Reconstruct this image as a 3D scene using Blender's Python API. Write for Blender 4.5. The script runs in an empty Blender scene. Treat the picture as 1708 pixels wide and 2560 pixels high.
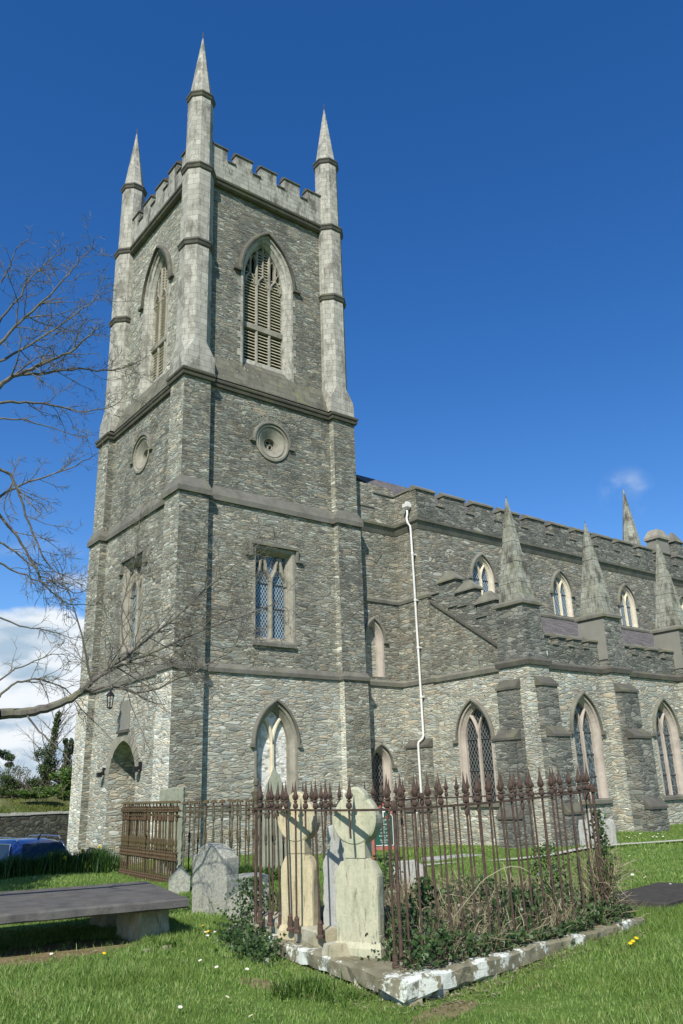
import bpy, math, random
import numpy as np
from mathutils import Vector, Matrix
from mathutils.geometry import tessellate_polygon
R=math.radians
sc=bpy.context.scene
# ------------------------------------------------------------------ camera
CAM=Vector((-12.3925,-25.2682,1.0423)); YAW,PITCH,ROLL=38.1299,19.0927,-1.8947; FPX=2036.1
cam=bpy.data.cameras.new('camera'); camo=bpy.data.objects.new('camera',cam); sc.collection.objects.link(camo)
y_,p_,r_=R(YAW),R(PITCH),R(ROLL)
fwd=Vector((math.sin(y_)*math.cos(p_),math.cos(y_)*math.cos(p_),math.sin(p_)))
rt=Vector((math.cos(y_),-math.sin(y_),0)); up=rt.cross(fwd)
r2=rt*math.cos(r_)+up*math.sin(r_); u2=-rt*math.sin(r_)+up*math.cos(r_)
m=Matrix((r2,u2,-fwd)).transposed().to_4x4(); m.translation=CAM; camo.matrix_world=m
cam.sensor_fit='VERTICAL'; cam.sensor_height=24; cam.lens=24*FPX/2560; cam.clip_start=.1; cam.clip_end=6000
sc.camera=camo
# ------------------------------------------------------------------ light, sky, exposure
SUN_EL=43.0; SAZ=Vector((-.775,-.632,0)).normalized()
sund=-(SAZ*math.cos(R(SUN_EL))+Vector((0,0,math.sin(R(SUN_EL)))))
sl=bpy.data.lights.new('sun','SUN'); sl.energy=5.0; sl.angle=R(.53); sl.color=(1,.95,.87)
so=bpy.data.objects.new('sun',sl); so.rotation_euler=sund.to_track_quat('-Z','Y').to_euler(); sc.collection.objects.link(so)
sc.view_settings.view_transform='Standard'; sc.view_settings.look='None'; sc.view_settings.exposure=0.27; sc.view_settings.gamma=1
w=bpy.data.worlds.new('World'); sc.world=w; w.use_nodes=True
def world():
    nt=w.node_tree; N=nt.nodes; L=nt.links; N.clear()
    out=N.new('ShaderNodeOutputWorld'); bg=N.new('ShaderNodeBackground'); sky=N.new('ShaderNodeTexSky')
    sky.sky_type='NISHITA'; sky.sun_disc=False; sky.sun_elevation=R(SUN_EL); sky.sun_rotation=math.atan2(SAZ.x,SAZ.y)
    sky.air_density=1.0; sky.dust_density=.25; sky.ozone_density=3.0; sky.altitude=0
    bg.inputs[1].default_value=.105
    hs=N.new('ShaderNodeHueSaturation'); hs.inputs['Saturation'].default_value=1.33; hs.inputs['Hue'].default_value=.510; hs.inputs['Value'].default_value=1.22
    L.new(sky.outputs[0],hs.inputs['Color'])
    tc=N.new('ShaderNodeTexCoord'); sep=N.new('ShaderNodeSeparateXYZ'); L.new(tc.outputs['Generated'],sep.inputs[0])
    def M(op,a,b=None,c=None):
        n=N.new('ShaderNodeMath'); n.operation=op
        for i,x in enumerate((a,b,c)):
            if x is None: continue
            if isinstance(x,(int,float)): n.inputs[i].default_value=x
            else: L.new(x,n.inputs[i])
        return n.outputs[0]
    def SS(x,a,b):
        n=N.new('ShaderNodeMapRange'); n.interpolation_type='SMOOTHSTEP'; L.new(x,n.inputs[0]); n.inputs[1].default_value=a; n.inputs[2].default_value=b; return n.outputs[0]
    mp=N.new('ShaderNodeMapping'); mp.inputs['Scale'].default_value=(3,3,7.5); mp.inputs['Location'].default_value=(.6,1.2,.3); L.new(tc.outputs['Generated'],mp.inputs[0])
    no=N.new('ShaderNodeTexNoise'); no.inputs['Scale'].default_value=2.3; no.inputs['Detail'].default_value=8; no.inputs['Roughness'].default_value=.52; L.new(mp.outputs[0],no.inputs[0])
    cov=SS(M('ADD',no.outputs[0],M('MULTIPLY',SS(sep.outputs[2],.36,.02),.34)),.56,.70)
    low=SS(sep.outputs[2],.30,.20)
    # cumulus only in the north (where the left edge of the view looks)
    dt=N.new('ShaderNodeVectorMath'); dt.operation='DOT_PRODUCT'; L.new(tc.outputs['Generated'],dt.inputs[0]); dt.inputs[1].default_value=(math.sin(R(8)),math.cos(R(8)),0)
    north=SS(dt.outputs['Value'],.62,.86)
    c1=M('MULTIPLY',M('MULTIPLY',cov,low),north)
    # one small wisp over the nave
    d2=N.new('ShaderNodeVectorMath'); d2.operation='DOT_PRODUCT'; L.new(tc.outputs['Generated'],d2.inputs[0]); d2.inputs[1].default_value=WISP
    wn=N.new('ShaderNodeTexNoise'); wn.inputs['Scale'].default_value=22; wn.inputs['Detail'].default_value=6; L.new(tc.outputs['Generated'],wn.inputs[0])
    c2=M('MULTIPLY',M('MULTIPLY',SS(d2.outputs['Value'],  .99935,.99992),SS(wn.outputs[0],.42,.70)),.30)
    cl=M('MAXIMUM',c1,c2)
    cn=N.new('ShaderNodeTexNoise'); cn.inputs['Scale'].default_value=4; cn.inputs['Detail'].default_value=4; L.new(mp.outputs[0],cn.inputs[0])
    cr=N.new('ShaderNodeMix'); cr.data_type='RGBA'; L.new(SS(cn.outputs[0],.35,.6),cr.inputs[0]); cr.inputs[6].default_value=(3.4,4.5,5.6,1); cr.inputs[7].default_value=(7.2,7.6,8.0,1)
    mx=N.new('ShaderNodeMix'); mx.data_type='RGBA'; L.new(cl,mx.inputs[0]); L.new(hs.outputs[0],mx.inputs[6]); L.new(cr.outputs[2],mx.inputs[7])
    L.new(mx.outputs[2],bg.inputs[0]); L.new(bg.outputs[0],out.inputs[0])
def pxray(x,y):   # photograph pixel -> direction, only used to aim at one patch of sky and the tree limbs
    return (fwd+r2*((x-854)/FPX)-u2*((y-1280)/FPX))
WISP=tuple(pxray(1568,1235).normalized())
world()
# ------------------------------------------------------------------ material helpers
class NT:
    def __init__(s,name):
        s.m=bpy.data.materials.new(name); s.m.use_nodes=True; s.t=s.m.node_tree; s.N=s.t.nodes; s.L=s.t.links
        s.b=s.N['Principled BSDF']; s.b.inputs['Roughness'].default_value=.85; s.b.inputs['Specular IOR Level'].default_value=.25
        s.tc=s.N.new('ShaderNodeTexCoord')
    def n(s,t,**k):
        n=s.N.new(t)
        for a,b in k.items(): setattr(n,a,b)
        return n
    def M(s,op,a,b=None,c=None):
        n=s.n('ShaderNodeMath',operation=op)
        for i,x in enumerate((a,b,c)):
            if x is None: continue
            if isinstance(x,(int,float)): n.inputs[i].default_value=x
            else: s.L.new(x,n.inputs[i])
        return n.outputs[0]
    def vec(s,src='Object',scale=(1,1,1),loc=(0,0,0),rot=(0,0,0)):
        n=s.n('ShaderNodeMapping'); n.inputs['Scale'].default_value=scale; n.inputs['Location'].default_value=loc; n.inputs['Rotation'].default_value=rot
        s.L.new(s.tc.outputs[src] if isinstance(src,str) else src,n.inputs[0]); return n.outputs[0]
    def noise(s,v,scale,detail=4,rough=.55,dist=0,col=False):
        n=s.n('ShaderNodeTexNoise'); n.inputs['Scale'].default_value=scale; n.inputs['Detail'].default_value=detail; n.inputs['Roughness'].default_value=rough; n.inputs['Distortion'].default_value=dist
        s.L.new(v,n.inputs['Vector']); return n.outputs[1 if col else 0]
    def vor(s,v,scale=1,feature='F1',rnd=1):
        n=s.n('ShaderNodeTexVoronoi',feature=feature); n.inputs['Scale'].default_value=scale; n.inputs['Randomness'].default_value=rnd; s.L.new(v,n.inputs['Vector']); return n
    def mr(s,x,a,b,c=0,d=1,smooth=True):
        n=s.n('ShaderNodeMapRange',interpolation_type='SMOOTHSTEP' if smooth else 'LINEAR'); s.L.new(x,n.inputs[0])
        for i,q in enumerate((a,b,c,d)): n.inputs[i+1].default_value=q
        return n.outputs[0]
    def ramp(s,x,stops,const=False):
        n=s.n('ShaderNodeValToRGB'); cr=n.color_ramp; cr.interpolation='CONSTANT' if const else 'LINEAR'
        while len(cr.elements)<len(stops): cr.elements.new(.5)
        for e,(p,c) in zip(cr.elements,stops): e.position=p; e.color=(*c,1)
        s.L.new(x,n.inputs[0]); return n.outputs[0]
    def mix(s,f,a,b,mode='MIX'):
        n=s.n('ShaderNodeMix',data_type='RGBA',blend_type=mode)
        for i,x in ((0,f),(6,a),(7,b)):
            if isinstance(x,(int,float)): n.inputs[i].default_value=x
            elif isinstance(x,tuple): n.inputs[i].default_value=(*x,1)
            else: s.L.new(x,n.inputs[i])
        return n.outputs[2]
    def bump(s,h,strength=.5,dist=.02,prev=None):
        n=s.n('ShaderNodeBump'); n.inputs['Strength'].default_value=strength; n.inputs['Distance'].default_value=dist; s.L.new(h,n.inputs['Height'])
        if prev: s.L.new(prev,n.inputs['Normal'])
        return n.outputs[0]
    def fin(s,col,nrm=None,rough=None,spec=None,metal=None):
        if isinstance(col,tuple): s.b.inputs['Base Color'].default_value=(*col,1)
        else: s.L.new(col,s.b.inputs['Base Color'])
        if nrm is not None: s.L.new(nrm,s.b.inputs['Normal'])
        if rough is not None:
            if isinstance(rough,(int,float)): s.b.inputs['Roughness'].default_value=rough
            else: s.L.new(rough,s.b.inputs['Roughness'])
        if spec is not None: s.b.inputs['Specular IOR Level'].default_value=spec
        if metal is not None: s.b.inputs['Metallic'].default_value=metal
        return s.m
def rubble(name,pal,mortar,sx=3.3,sz=17,mw=.10,dark=.0,darkc=(.05,.052,.045),bs=.9,warm=(.30,.19,.07),warma=.25,wash=None,moss=0):
    s=NT(name); v0=s.vec()
    wv=s.noise(v0,1.1,3,.5,col=True); wv2=s.noise(v0,7,2,.5,col=True)
    add=s.n('ShaderNodeVectorMath',operation='MULTIPLY_ADD'); s.L.new(wv,add.inputs[0]); add.inputs[1].default_value=(.42,.42,.075); s.L.new(v0,add.inputs[2])
    ad2=s.n('ShaderNodeVectorMath',operation='MULTIPLY_ADD'); s.L.new(wv2,ad2.inputs[0]); ad2.inputs[1].default_value=(.10,.10,.03); s.L.new(add.outputs[0],ad2.inputs[2])
    v=ad2.outputs[0]
    va=s.vec(v,scale=(sx,sx,sz)); vb=s.vec(v,scale=(sx*.66,sx*.66,sz*.56),loc=(3,1,2))
    A=s.vor(va); Ae=s.vor(va,feature='DISTANCE_TO_EDGE'); B=s.vor(vb); Be=s.vor(vb,feature='DISTANCE_TO_EDGE')
    msk=s.mr(s.noise(v0,1.5,3),.50,.53)
    colr=s.mix(msk,A.outputs['Color'],B.outputs['Color']); 
    e=s.n('ShaderNodeMix',data_type='FLOAT'); s.L.new(msk,e.inputs[0]); s.L.new(Ae.outputs['Distance'],e.inputs[2]); s.L.new(Be.outputs['Distance'],e.inputs[3]); ed=e.outputs[0]
    sp=s.n('ShaderNodeSeparateColor'); s.L.new(colr,sp.inputs[0])
    n=len(pal); st=[(i/n,c) for i,c in enumerate(pal)]
    c=s.ramp(sp.outputs[0],st,True)
    c=s.mix(1.0,c,s.ramp(sp.outputs[1],[(0,(.80,.80,.80)),(1,(1.55,1.55,1.55))]),'MULTIPLY')
    st2=s.noise(s.vec(v0,scale=(2.5,2.5,24)),1.8,5,.72)   # slaty streaks
    c=s.mix(1.0,c,s.ramp(st2,[(.25,(.66,.66,.66)),(.5,(1,1,1)),(.8,(1.35,1.35,1.35))]),'MULTIPLY')
    c=s.mix(s.M('MULTIPLY',s.mr(s.noise(v0,1.7,4,.6),.58,.72),warma),c,warm)
    mo=s.mr(ed,mw*.45,mw,1,0)
    mc=s.mix(s.noise(v0,3.5,3),mortar,tuple(x*.72 for x in mortar))
    brk=s.mr(s.noise(v0,5,3),.36,.52,.25,1)
    c=s.mix(s.M('MULTIPLY',mo,brk),c,mc)
    # deep open joints (dark) in a few beds
    dj=s.M('MULTIPLY',s.mr(ed,0,mw*.5,1,0),s.mr(s.noise(s.vec(v0,scale=(1,1,4)),2.6,3,.6),.52,.60))
    c=s.mix(s.M('MULTIPLY',dj,.85),c,(.02,.02,.018))
    if dark: 
        dk=s.mr(s.noise(s.vec(v0,scale=(1,1,.45)),.8,6,.65),.40,.68,0,dark)
        c=s.mix(dk,c,darkc)
    sp2=s.mr(s.noise(v0,9,2,.5),.735,.76)   # white lichen spots
    c=s.mix(s.M('MULTIPLY',sp2,.7),c,(.55,.56,.52))
    if wash: c=s.mix(s.mr(s.noise(v0,3.2,5,.65),.40,.52,0,.9),c,wash)
    if moss: c=s.mix(s.mr(s.noise(v0,1.6,5,.6),.45,.6,0,moss),c,(.10,.11,.035))
    h=s.M('ADD',s.M('MULTIPLY',s.mr(ed,0,mw*1.6),.7),s.M('ADD',s.M('MULTIPLY',sp.outputs[2],.75),s.M('MULTIPLY',st2,.9)))
    nr=s.bump(h,bs,.024)
    return s.fin(c,nr,.9,.2)
G=dict
slate_pal=[tuple(q*f_ for q,f_ in zip(t,(1.13,1.10,1.03))) for t in [(.135,.145,.125),(.21,.22,.18),(.165,.185,.165),(.24,.22,.17),(.115,.12,.105),(.19,.21,.19),(.155,.15,.12),(.28,.29,.25)]]
light_pal=[tuple(q*1.12 for q in t) for t in [(.27,.28,.23),(.33,.33,.26),(.24,.265,.235),(.35,.34,.26),(.28,.30,.26),(.34,.30,.22),(.22,.24,.21),(.37,.38,.33)]]
dark_pal=[tuple(q*1.25 for q in t) for t in [(.09,.095,.08),(.13,.14,.12),(.075,.08,.07),(.16,.16,.13),(.11,.12,.105),(.18,.18,.15)]]
MT={}
MT['rub_hi']=rubble('slate_rubble_upper',slate_pal,(.20,.19,.155),mw=.09,dark=.45)
MT['rub_mid']=rubble('rubble_middle',[tuple(x*1.16 for x in c) for c in slate_pal],(.30,.28,.22),sx=3.2,sz=16,mw=.11,dark=.4)
MT['rub_lo']=rubble('rubble_lower',light_pal,(.43,.40,.31),sx=3.1,sz=13.5,mw=.13,dark=.22,warma=.35)
MT['rub_block']=rubble('rubble_weathered_dark',dark_pal,(.24,.23,.19),sx=2.9,sz=12,mw=.10,dark=.5)
MT['rub_nave']=rubble('rubble_nave',[tuple(x*.98 for x in c) for c in slate_pal],(.27,.25,.195),sx=3.1,sz=12,mw=.13,dark=.3,warma=.35)
MT['rub_par']=rubble('rubble_parapet',dark_pal,(.16,.155,.125),sx=2.9,sz=12,mw=.09,dark=.4)
MT['rub_white']=rubble('limewashed_infill',light_pal,(.55,.54,.48),sx=2.4,sz=7,mw=.18,wash=(.74,.73,.67))
MT['rub_wall']=rubble('boundary_rubble',[tuple(x*.55 for x in c) for c in dark_pal],(.085,.08,.065),sx=3,sz=6,mw=.13,dark=.4)
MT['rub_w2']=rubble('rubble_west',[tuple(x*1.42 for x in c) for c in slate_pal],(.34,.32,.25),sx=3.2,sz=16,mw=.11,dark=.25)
MT['rub_w1']=rubble('rubble_west_lower',[tuple(min(x*1.32,.62) for x in c) for c in light_pal],(.66,.62,.50),sx=3.0,sz=13.5,mw=.16,dark=.08,warm=(.45,.33,.15),warma=.35)  # lower rubble with lighter stones and mortar, for west-facing faces
def ashlar(name,base,bw=.48,bh=.27,stain=.5,stc=(.075,.07,.055),lich=.0,mort=.55):
    s=NT(name); v=s.vec('UV'); vo=s.vec()
    br=s.n('ShaderNodeTexBrick'); s.L.new(v,br.inputs['Vector']); br.inputs['Scale'].default_value=1; br.inputs['Brick Width'].default_value=bw; br.inputs['Row Height'].default_value=bh
    br.inputs['Mortar Size'].default_value=.010; br.inputs['Mortar Smooth'].default_value=.3; br.inputs['Color1'].default_value=(.78,.78,.78,1); br.inputs['Color2'].default_value=(1.10,1.10,1.10,1); br.inputs['Mortar'].default_value=(mort,mort,mort,1); br.inputs['Bias'].default_value=.1
    c=s.mix(1.0,base,br.outputs['Color'],'MULTIPLY')
    g=s.noise(vo,28,4,.7); c=s.mix(1.0,c,s.ramp(g,[(.3,(.8,.8,.8)),(.7,(1.18,1.18,1.18))]),'MULTIPLY')
    st=s.mr(s.noise(s.vec(vo,scale=(1.6,1.6,.7)),1.3,7,.68),.47,.66,0,stain); c=s.mix(st,c,stc)
    st=s.mr(s.noise(s.vec(vo,scale=(5,5,1.1)),1.5,5,.7),.53,.68,0,stain*.8); c=s.mix(st,c,stc)
    if lich: c=s.mix(s.mr(s.noise(vo,1.7,5,.6),.52,.66,0,lich),c,(.20,.21,.09))
    c=s.mix(s.mr(s.noise(vo,7,2),.70,.74,0,.6),c,(.55,.56,.5))
    nr=s.bump(s.M('ADD',s.M('MULTIPLY',br.outputs['Fac'],-1.0),s.M('MULTIPLY',g,.5)),.5,.012)
    return s.fin(c,nr,.88,.2)
MT['ashlar']=ashlar('granite_ashlar',(.385,.375,.315),stain=.62)
MT['ashlar_dk']=ashlar('granite_ashlar_stained',(.35,.345,.29),stain=.85,bw=.42,bh=.24)
MT['weather']=ashlar('weathered_slope',(.155,.15,.115),bw=.7,bh=.3,stain=.75,lich=.5,mort=.6)
MT['pyr']=ashlar('pinnacle_stone',(.30,.305,.245),bw=.30,bh=.22,stain=1.0,lich=.25)
def plain(name,base,var=.3,stain=.3,stc=(.08,.075,.06),rough=.85,bump=.25,sc_=6,spec=.25,lich=0,metal=None,lc=(.2,.21,.09)):
    s=NT(name); v=s.vec()
    g=s.noise(v,sc_,6,.65); c=s.mix(1.0,base,s.ramp(g,[(.25,(1-var,)*3),(.75,(1+var,)*3)]),'MULTIPLY')
    if stain: c=s.mix(s.mr(s.noise(s.vec(v,scale=(1,1,.5)),sc_*.35,6,.65),.48,.72,0,stain),c,stc)
    if lich: c=s.mix(s.mr(s.noise(v,sc_*.6,5,.6),.5,.62,0,lich),c,lc)
    return s.fin(c,s.bump(s.noise(v,sc_*5,5,.7),bump,.02),rough,spec,metal)
MT['trim']=plain('dressed_stone',(.27,.255,.20),stain=.5,sc_=3)
MT['trim_dk']=plain('string_stone',(.165,.16,.13),stain=.6,sc_=2.5,lich=.25)
MT['course']=plain('weathered_course',(.150,.145,.120),stain=.55,sc_=2.2,lich=.15)
MT['string']=plain('weathered_string',(.10,.095,.078),stain=.6,sc_=2.5,lich=.2)
MT['pink']=plain('pink_sandstone',(.405,.355,.295),stain=.3,sc_=3,var=.2)
MT['lime']=plain('pale_limestone',(.56,.51,.39),stain=.12,sc_=3,var=.15)
MT['cream']=plain('cream_tracery',(.62,.56,.41),stain=.12,sc_=3,var=.15)
MT['render']=plain('grey_render',(.22,.215,.18),var=.12,stain=.2,sc_=2)
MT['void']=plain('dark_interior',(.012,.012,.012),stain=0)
MT['louvre']=plain('louvre_slate',(.46,.43,.31),stain=.1,sc_=4)
MT['white']=plain('white_painted_pipe',(.66,.65,.60),var=.10,stain=.3,rough=.4,bump=.05,spec=.5)
MT['black']=plain('black_metal',(.012,.012,.013),stain=0,rough=.5,spec=.4)
MT['lead']=plain('lead_frame',(.10,.11,.12),stain=0,rough=.6)
MT['copper']=plain('iron_finial',(.10,.11,.10),stain=0)
def slate_roof():
    s=NT('slate_roof'); v=s.vec('UV')
    br=s.n('ShaderNodeTexBrick'); s.L.new(v,br.inputs['Vector']); br.inputs['Scale'].default_value=1; br.inputs['Brick Width'].default_value=.3; br.inputs['Row Height'].default_value=.2; br.inputs['Mortar Size'].default_value=.008
    br.inputs['Color1'].default_value=(.095,.09,.085,1); br.inputs['Color2'].default_value=(.15,.14,.135,1); br.inputs['Mortar'].default_value=(.03,.03,.035,1)
    c=s.mix(s.mr(s.noise(s.vec(),1.2,5,.6),.5,.75,0,.4),br.outputs['Color'],(.17,.165,.14))
    return s.fin(c,s.bump(br.outputs['Fac'],.4,.01),.8,.15)
MT['slate']=slate_roof()
def lattice(name,glass,line,dx=.125,dz=.21,lw=.10,rnd=False,ref=.12,mxl=1):
    s=NT(name); v=s.vec('UV'); sp=s.n('ShaderNodeSeparateXYZ'); s.L.new(v,sp.inputs[0])
    if not rnd:
        a=s.M('ADD',s.M('DIVIDE',sp.outputs[0],dx),s.M('DIVIDE',sp.outputs[1],dz)); b=s.M('SUBTRACT',s.M('DIVIDE',sp.outputs[0],dx),s.M('DIVIDE',sp.outputs[1],dz))
        f=lambda q:s.M('PINGPONG',q,.5)
        d=s.M('MINIMUM',f(a),f(b)); mk=s.mr(d,lw*.6,lw,1,0)
        cell=s.M('ADD',s.M('FLOOR',a),s.M('MULTIPLY',s.M('FLOOR',b),7.31))
        wn=s.n('ShaderNodeTexWhiteNoise',noise_dimensions='1D'); s.L.new(cell,wn.inputs['W']); rv=wn.outputs['Value']
    else:
        vv=s.vec('UV',scale=(7,5,1)); e=s.vor(vv,feature='DISTANCE_TO_EDGE'); q=s.vor(vv); mk=s.mr(e.outputs['Distance'],lw*.5,lw,1,0)
        x=s.n('ShaderNodeSeparateColor'); s.L.new(q.outputs['Color'],x.inputs[0]); rv=x.outputs[0]
    g=s.mix(1.0,glass,s.ramp(rv,[(0,(.45,.45,.45)),(1,(1.6,1.6,1.6))]),'MULTIPLY')
    g=s.mix(s.mr(s.noise(s.vec(),1.5,3),.45,.7,0,.35),g,tuple(min(1,x*2.2) for x in glass))
    c=s.mix(s.M('MULTIPLY',mk,mxl),g,line)
    nz=s.bump(s.M('ADD',rv,s.noise(s.vec(),6,2)),.10,.01)
    return s.fin(c,nz,s.mr(mk,0,1,ref,.6),.5)
MT['glass_lat']=lattice('leaded_diamond_glass',(.030,.060,.090),(.42,.50,.52))
MT['glass_dk']=lattice('leaded_dark_glass',(.012,.016,.018),(.20,.21,.20),dx=.15,dz=.25,lw=.085)
MT['glass_rnd']=lattice('leaded_patterned_glass',(.035,.055,.062),(.25,.28,.28),lw=.06,rnd=True,mxl=.75)
def iron(name,c1,c2,moss=0):
    s=NT(name); v=s.vec(); g=s.noise(v,14,6,.7); c=s.ramp(g,[(.3,c1),(.5,c2),(.7,tuple(x*1.5 for x in c2))])
    if moss: c=s.mix(s.mr(s.noise(v,5,5,.6),.42,.58,0,moss),c,(.085,.072,.028))
    return s.fin(c,s.bump(s.noise(v,60,4,.7),.5,.004),.8,.3)
MT['rust']=iron('rusty_iron',(.036,.028,.023),(.074,.048,.035))
MT['rustmoss']=iron('mossy_rusted_iron',(.035,.028,.018),(.075,.045,.026),.7)
MT['iron_gr']=iron('grey_green_iron',(.05,.053,.042),(.10,.095,.065),.35)
MT['gr_hs']=plain('granite_headstone',(.30,.305,.255),var=.6,stain=.1,sc_=30,bump=.4,lich=.3,lc=(.36,.37,.22))
def mottle(name,base,lc,la=.6,streak=True,dk=(.14,.145,.085)):
    s=NT(name); v=s.vec(); g=s.noise(s.vec(v,scale=(3,3,.8) if streak else (1,1,1)),3.5,7,.65)
    c=s.mix(1.0,base,s.ramp(g,[(.28,(.68,.70,.62)),(.5,(1,1,1)),(.75,(1.18,1.17,1.12))]),'MULTIPLY')
    c=s.mix(s.mr(s.noise(v,2.3,6,.6),.48,.62,0,la),c,lc); c=s.mix(s.mr(s.noise(s.vec(v,scale=(9,9,1.6)),2.2,5,.7),.55,.68,0,.75),c,dk)
    c=s.mix(s.mr(s.noise(v,22,5,.75),.58,.68,0,.5),c,tuple(x*.45 for x in base))
    return s.fin(c,s.bump(s.M('ADD',s.noise(v,9,6,.7),g),.6,.02),.9,.2)
MT['crossst']=mottle('cream_weathered_sandstone',(.43,.42,.30),(.35,.38,.26),.6)
MT['crossst2']=mottle('honey_weathered_sandstone',(.47,.41,.26),(.42,.41,.29),.6)
MT['slate_hs']=mottle('greenish_slate',(.23,.25,.19),(.15,.17,.12),.5)
MT['grey_hs']=mottle('grey_limestone',(.36,.36,.33),(.27,.28,.25),.5)
MT['tomb']=plain('dark_tomb_slab',(.105,.102,.095),rough=.97,spec=.06,var=.35,stain=.15,sc_=5,bump=.5,stc=(.17,.14,.10),lich=.3,lc=(.16,.145,.115))
MT['foot']=mottle('sandstone_support',(.36,.33,.22),(.50,.50,.43),.5,False)
def kerbm():
    s=NT('lichened_kerb'); v=s.vec(); g=s.noise(v,5,6,.7); c=s.ramp(g,[(.3,(.14,.13,.08)),(.55,(.22,.205,.135)),(.75,(.29,.27,.19))])
    q=s.vor(v,5); l=s.mr(s.M('ADD',s.noise(v,2.2,5,.62),s.M('MULTIPLY',s.noise(v,26,4,.7),.30)),.68,.74)
    l2=s.mr(s.vor(s.vec(v,scale=(1,1,1)),9).outputs['Distance'],.16,.20,1,0); l3=s.M('MULTIPLY',l2,s.mr(s.noise(v,2.0,3),.47,.55,0,.8))
    dd_=s.n('ShaderNodeVectorMath',operation='DISTANCE'); s.L.new(v,dd_.inputs[0]); dd_.inputs[1].default_value=(-7.5,-19.8,-.36)
    l4=s.mr(s.M('ADD',s.M('MULTIPLY',s.noise(v,9,6,.7),1.0),s.M('MULTIPLY',dd_.outputs['Value'],-.75)),.36,.44)
    c=s.mix(s.mr(s.noise(v,3.3,5,.6),.5,.62,0,.5),c,(.13,.115,.06))
    c=s.mix(s.M('MAXIMUM',s.M('MAXIMUM',l,l3),l4),c,(.60,.63,.55)); return s.fin(c,s.bump(s.noise(v,12,6,.7),.7,.02),.9,.2)
MT['kerb']=kerbm()
def grassm(name,a,b,c_):
    s=NT(name); v=s.vec(); at=s.n('ShaderNodeAttribute'); at.attribute_name='rnd'
    c=s.ramp(at.outputs['Fac'],[(0,a),(.6,b),(1,c_)])
    c=s.mix(s.mr(s.noise(v,.9,4,.6),.42,.62,0,.55),c,(.12,.20,.03)); c=s.mix(s.mr(s.noise(v,2.4,5,.65),.58,.70,0,.5),c,(.30,.30,.11))
    s.b.inputs['Subsurface Weight'].default_value=0
    m=s.fin(c,None,.55,.3)
    # blades let some light through
    tr=s.n('ShaderNodeBsdfTranslucent'); s.L.new(c,tr.inputs[0]); ms=s.n('ShaderNodeMixShader'); ms.inputs[0].default_value=.35
    s.L.new(s.b.outputs[0],ms.inputs[1]); s.L.new(tr.outputs[0],ms.inputs[2]); s.L.new(ms.outputs[0],s.N['Material Output'].inputs[0]); return m
MT['grass']=grassm('grass_blades',(.095,.175,.030),(.195,.325,.062),(.38,.45,.17))
MT['leaf']=grassm('daffodil_leaves',(.020,.055,.014),(.035,.09,.02),(.06,.13,.03))
def leafm(name,a,b,c_,tl=.3,rough=.4):
    s=NT(name); at=s.n('ShaderNodeAttribute'); at.attribute_name='rnd'; c=s.ramp(at.outputs['Fac'],[(0,a),(.6,b),(1,c_)])
    m=s.fin(c,None,rough,.18); tr=s.n('ShaderNodeBsdfTranslucent'); s.L.new(c,tr.inputs[0]); ms=s.n('ShaderNodeMixShader'); ms.inputs[0].default_value=tl
    s.L.new(s.b.outputs[0],ms.inputs[1]); s.L.new(tr.outputs[0],ms.inputs[2]); s.L.new(ms.outputs[0],s.N['Material Output'].inputs[0]); return m
MT['ivy']=leafm('ivy_leaves',(.018,.038,.012),(.035,.07,.02),(.09,.14,.05),.15,.35)
MT['bush']=leafm('bush_leaves',(.03,.055,.015),(.06,.10,.025),(.11,.15,.05))
MT['bushb']=leafm('bright_bush_leaves',(.05,.10,.015),(.09,.17,.03),(.16,.24,.06))
MT['dead']=leafm('dry_stems',(.13,.105,.06),(.27,.23,.14),(.46,.41,.29),.2,.8)
MT['yellow']=leafm('yellow_petals',(.75,.50,.02),(.8,.55,.02),(.85,.62,.05),.2,.6)
MT['petal']=leafm('white_petals',(.8,.8,.78),(.82,.82,.8),(.85,.85,.83),.2,.6)
def bark(name,a,b,moss=.3):
    s=NT(name); v=s.vec(); g=s.noise(s.vec(v,scale=(1,1,1)),9,6,.7); c=s.ramp(g,[(.3,a),(.7,b)]); c=s.mix(s.mr(s.noise(v,3,4),.45,.6,0,moss),c,(.17,.18,.075))
    return s.fin(c,s.bump(g,.6,.01),.85,.25)
MT['bark']=bark('grey_bark',(.06,.052,.044),(.185,.17,.14)); MT['bark2']=bark('brown_bark',(.10,.085,.065),(.22,.19,.15))
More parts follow.
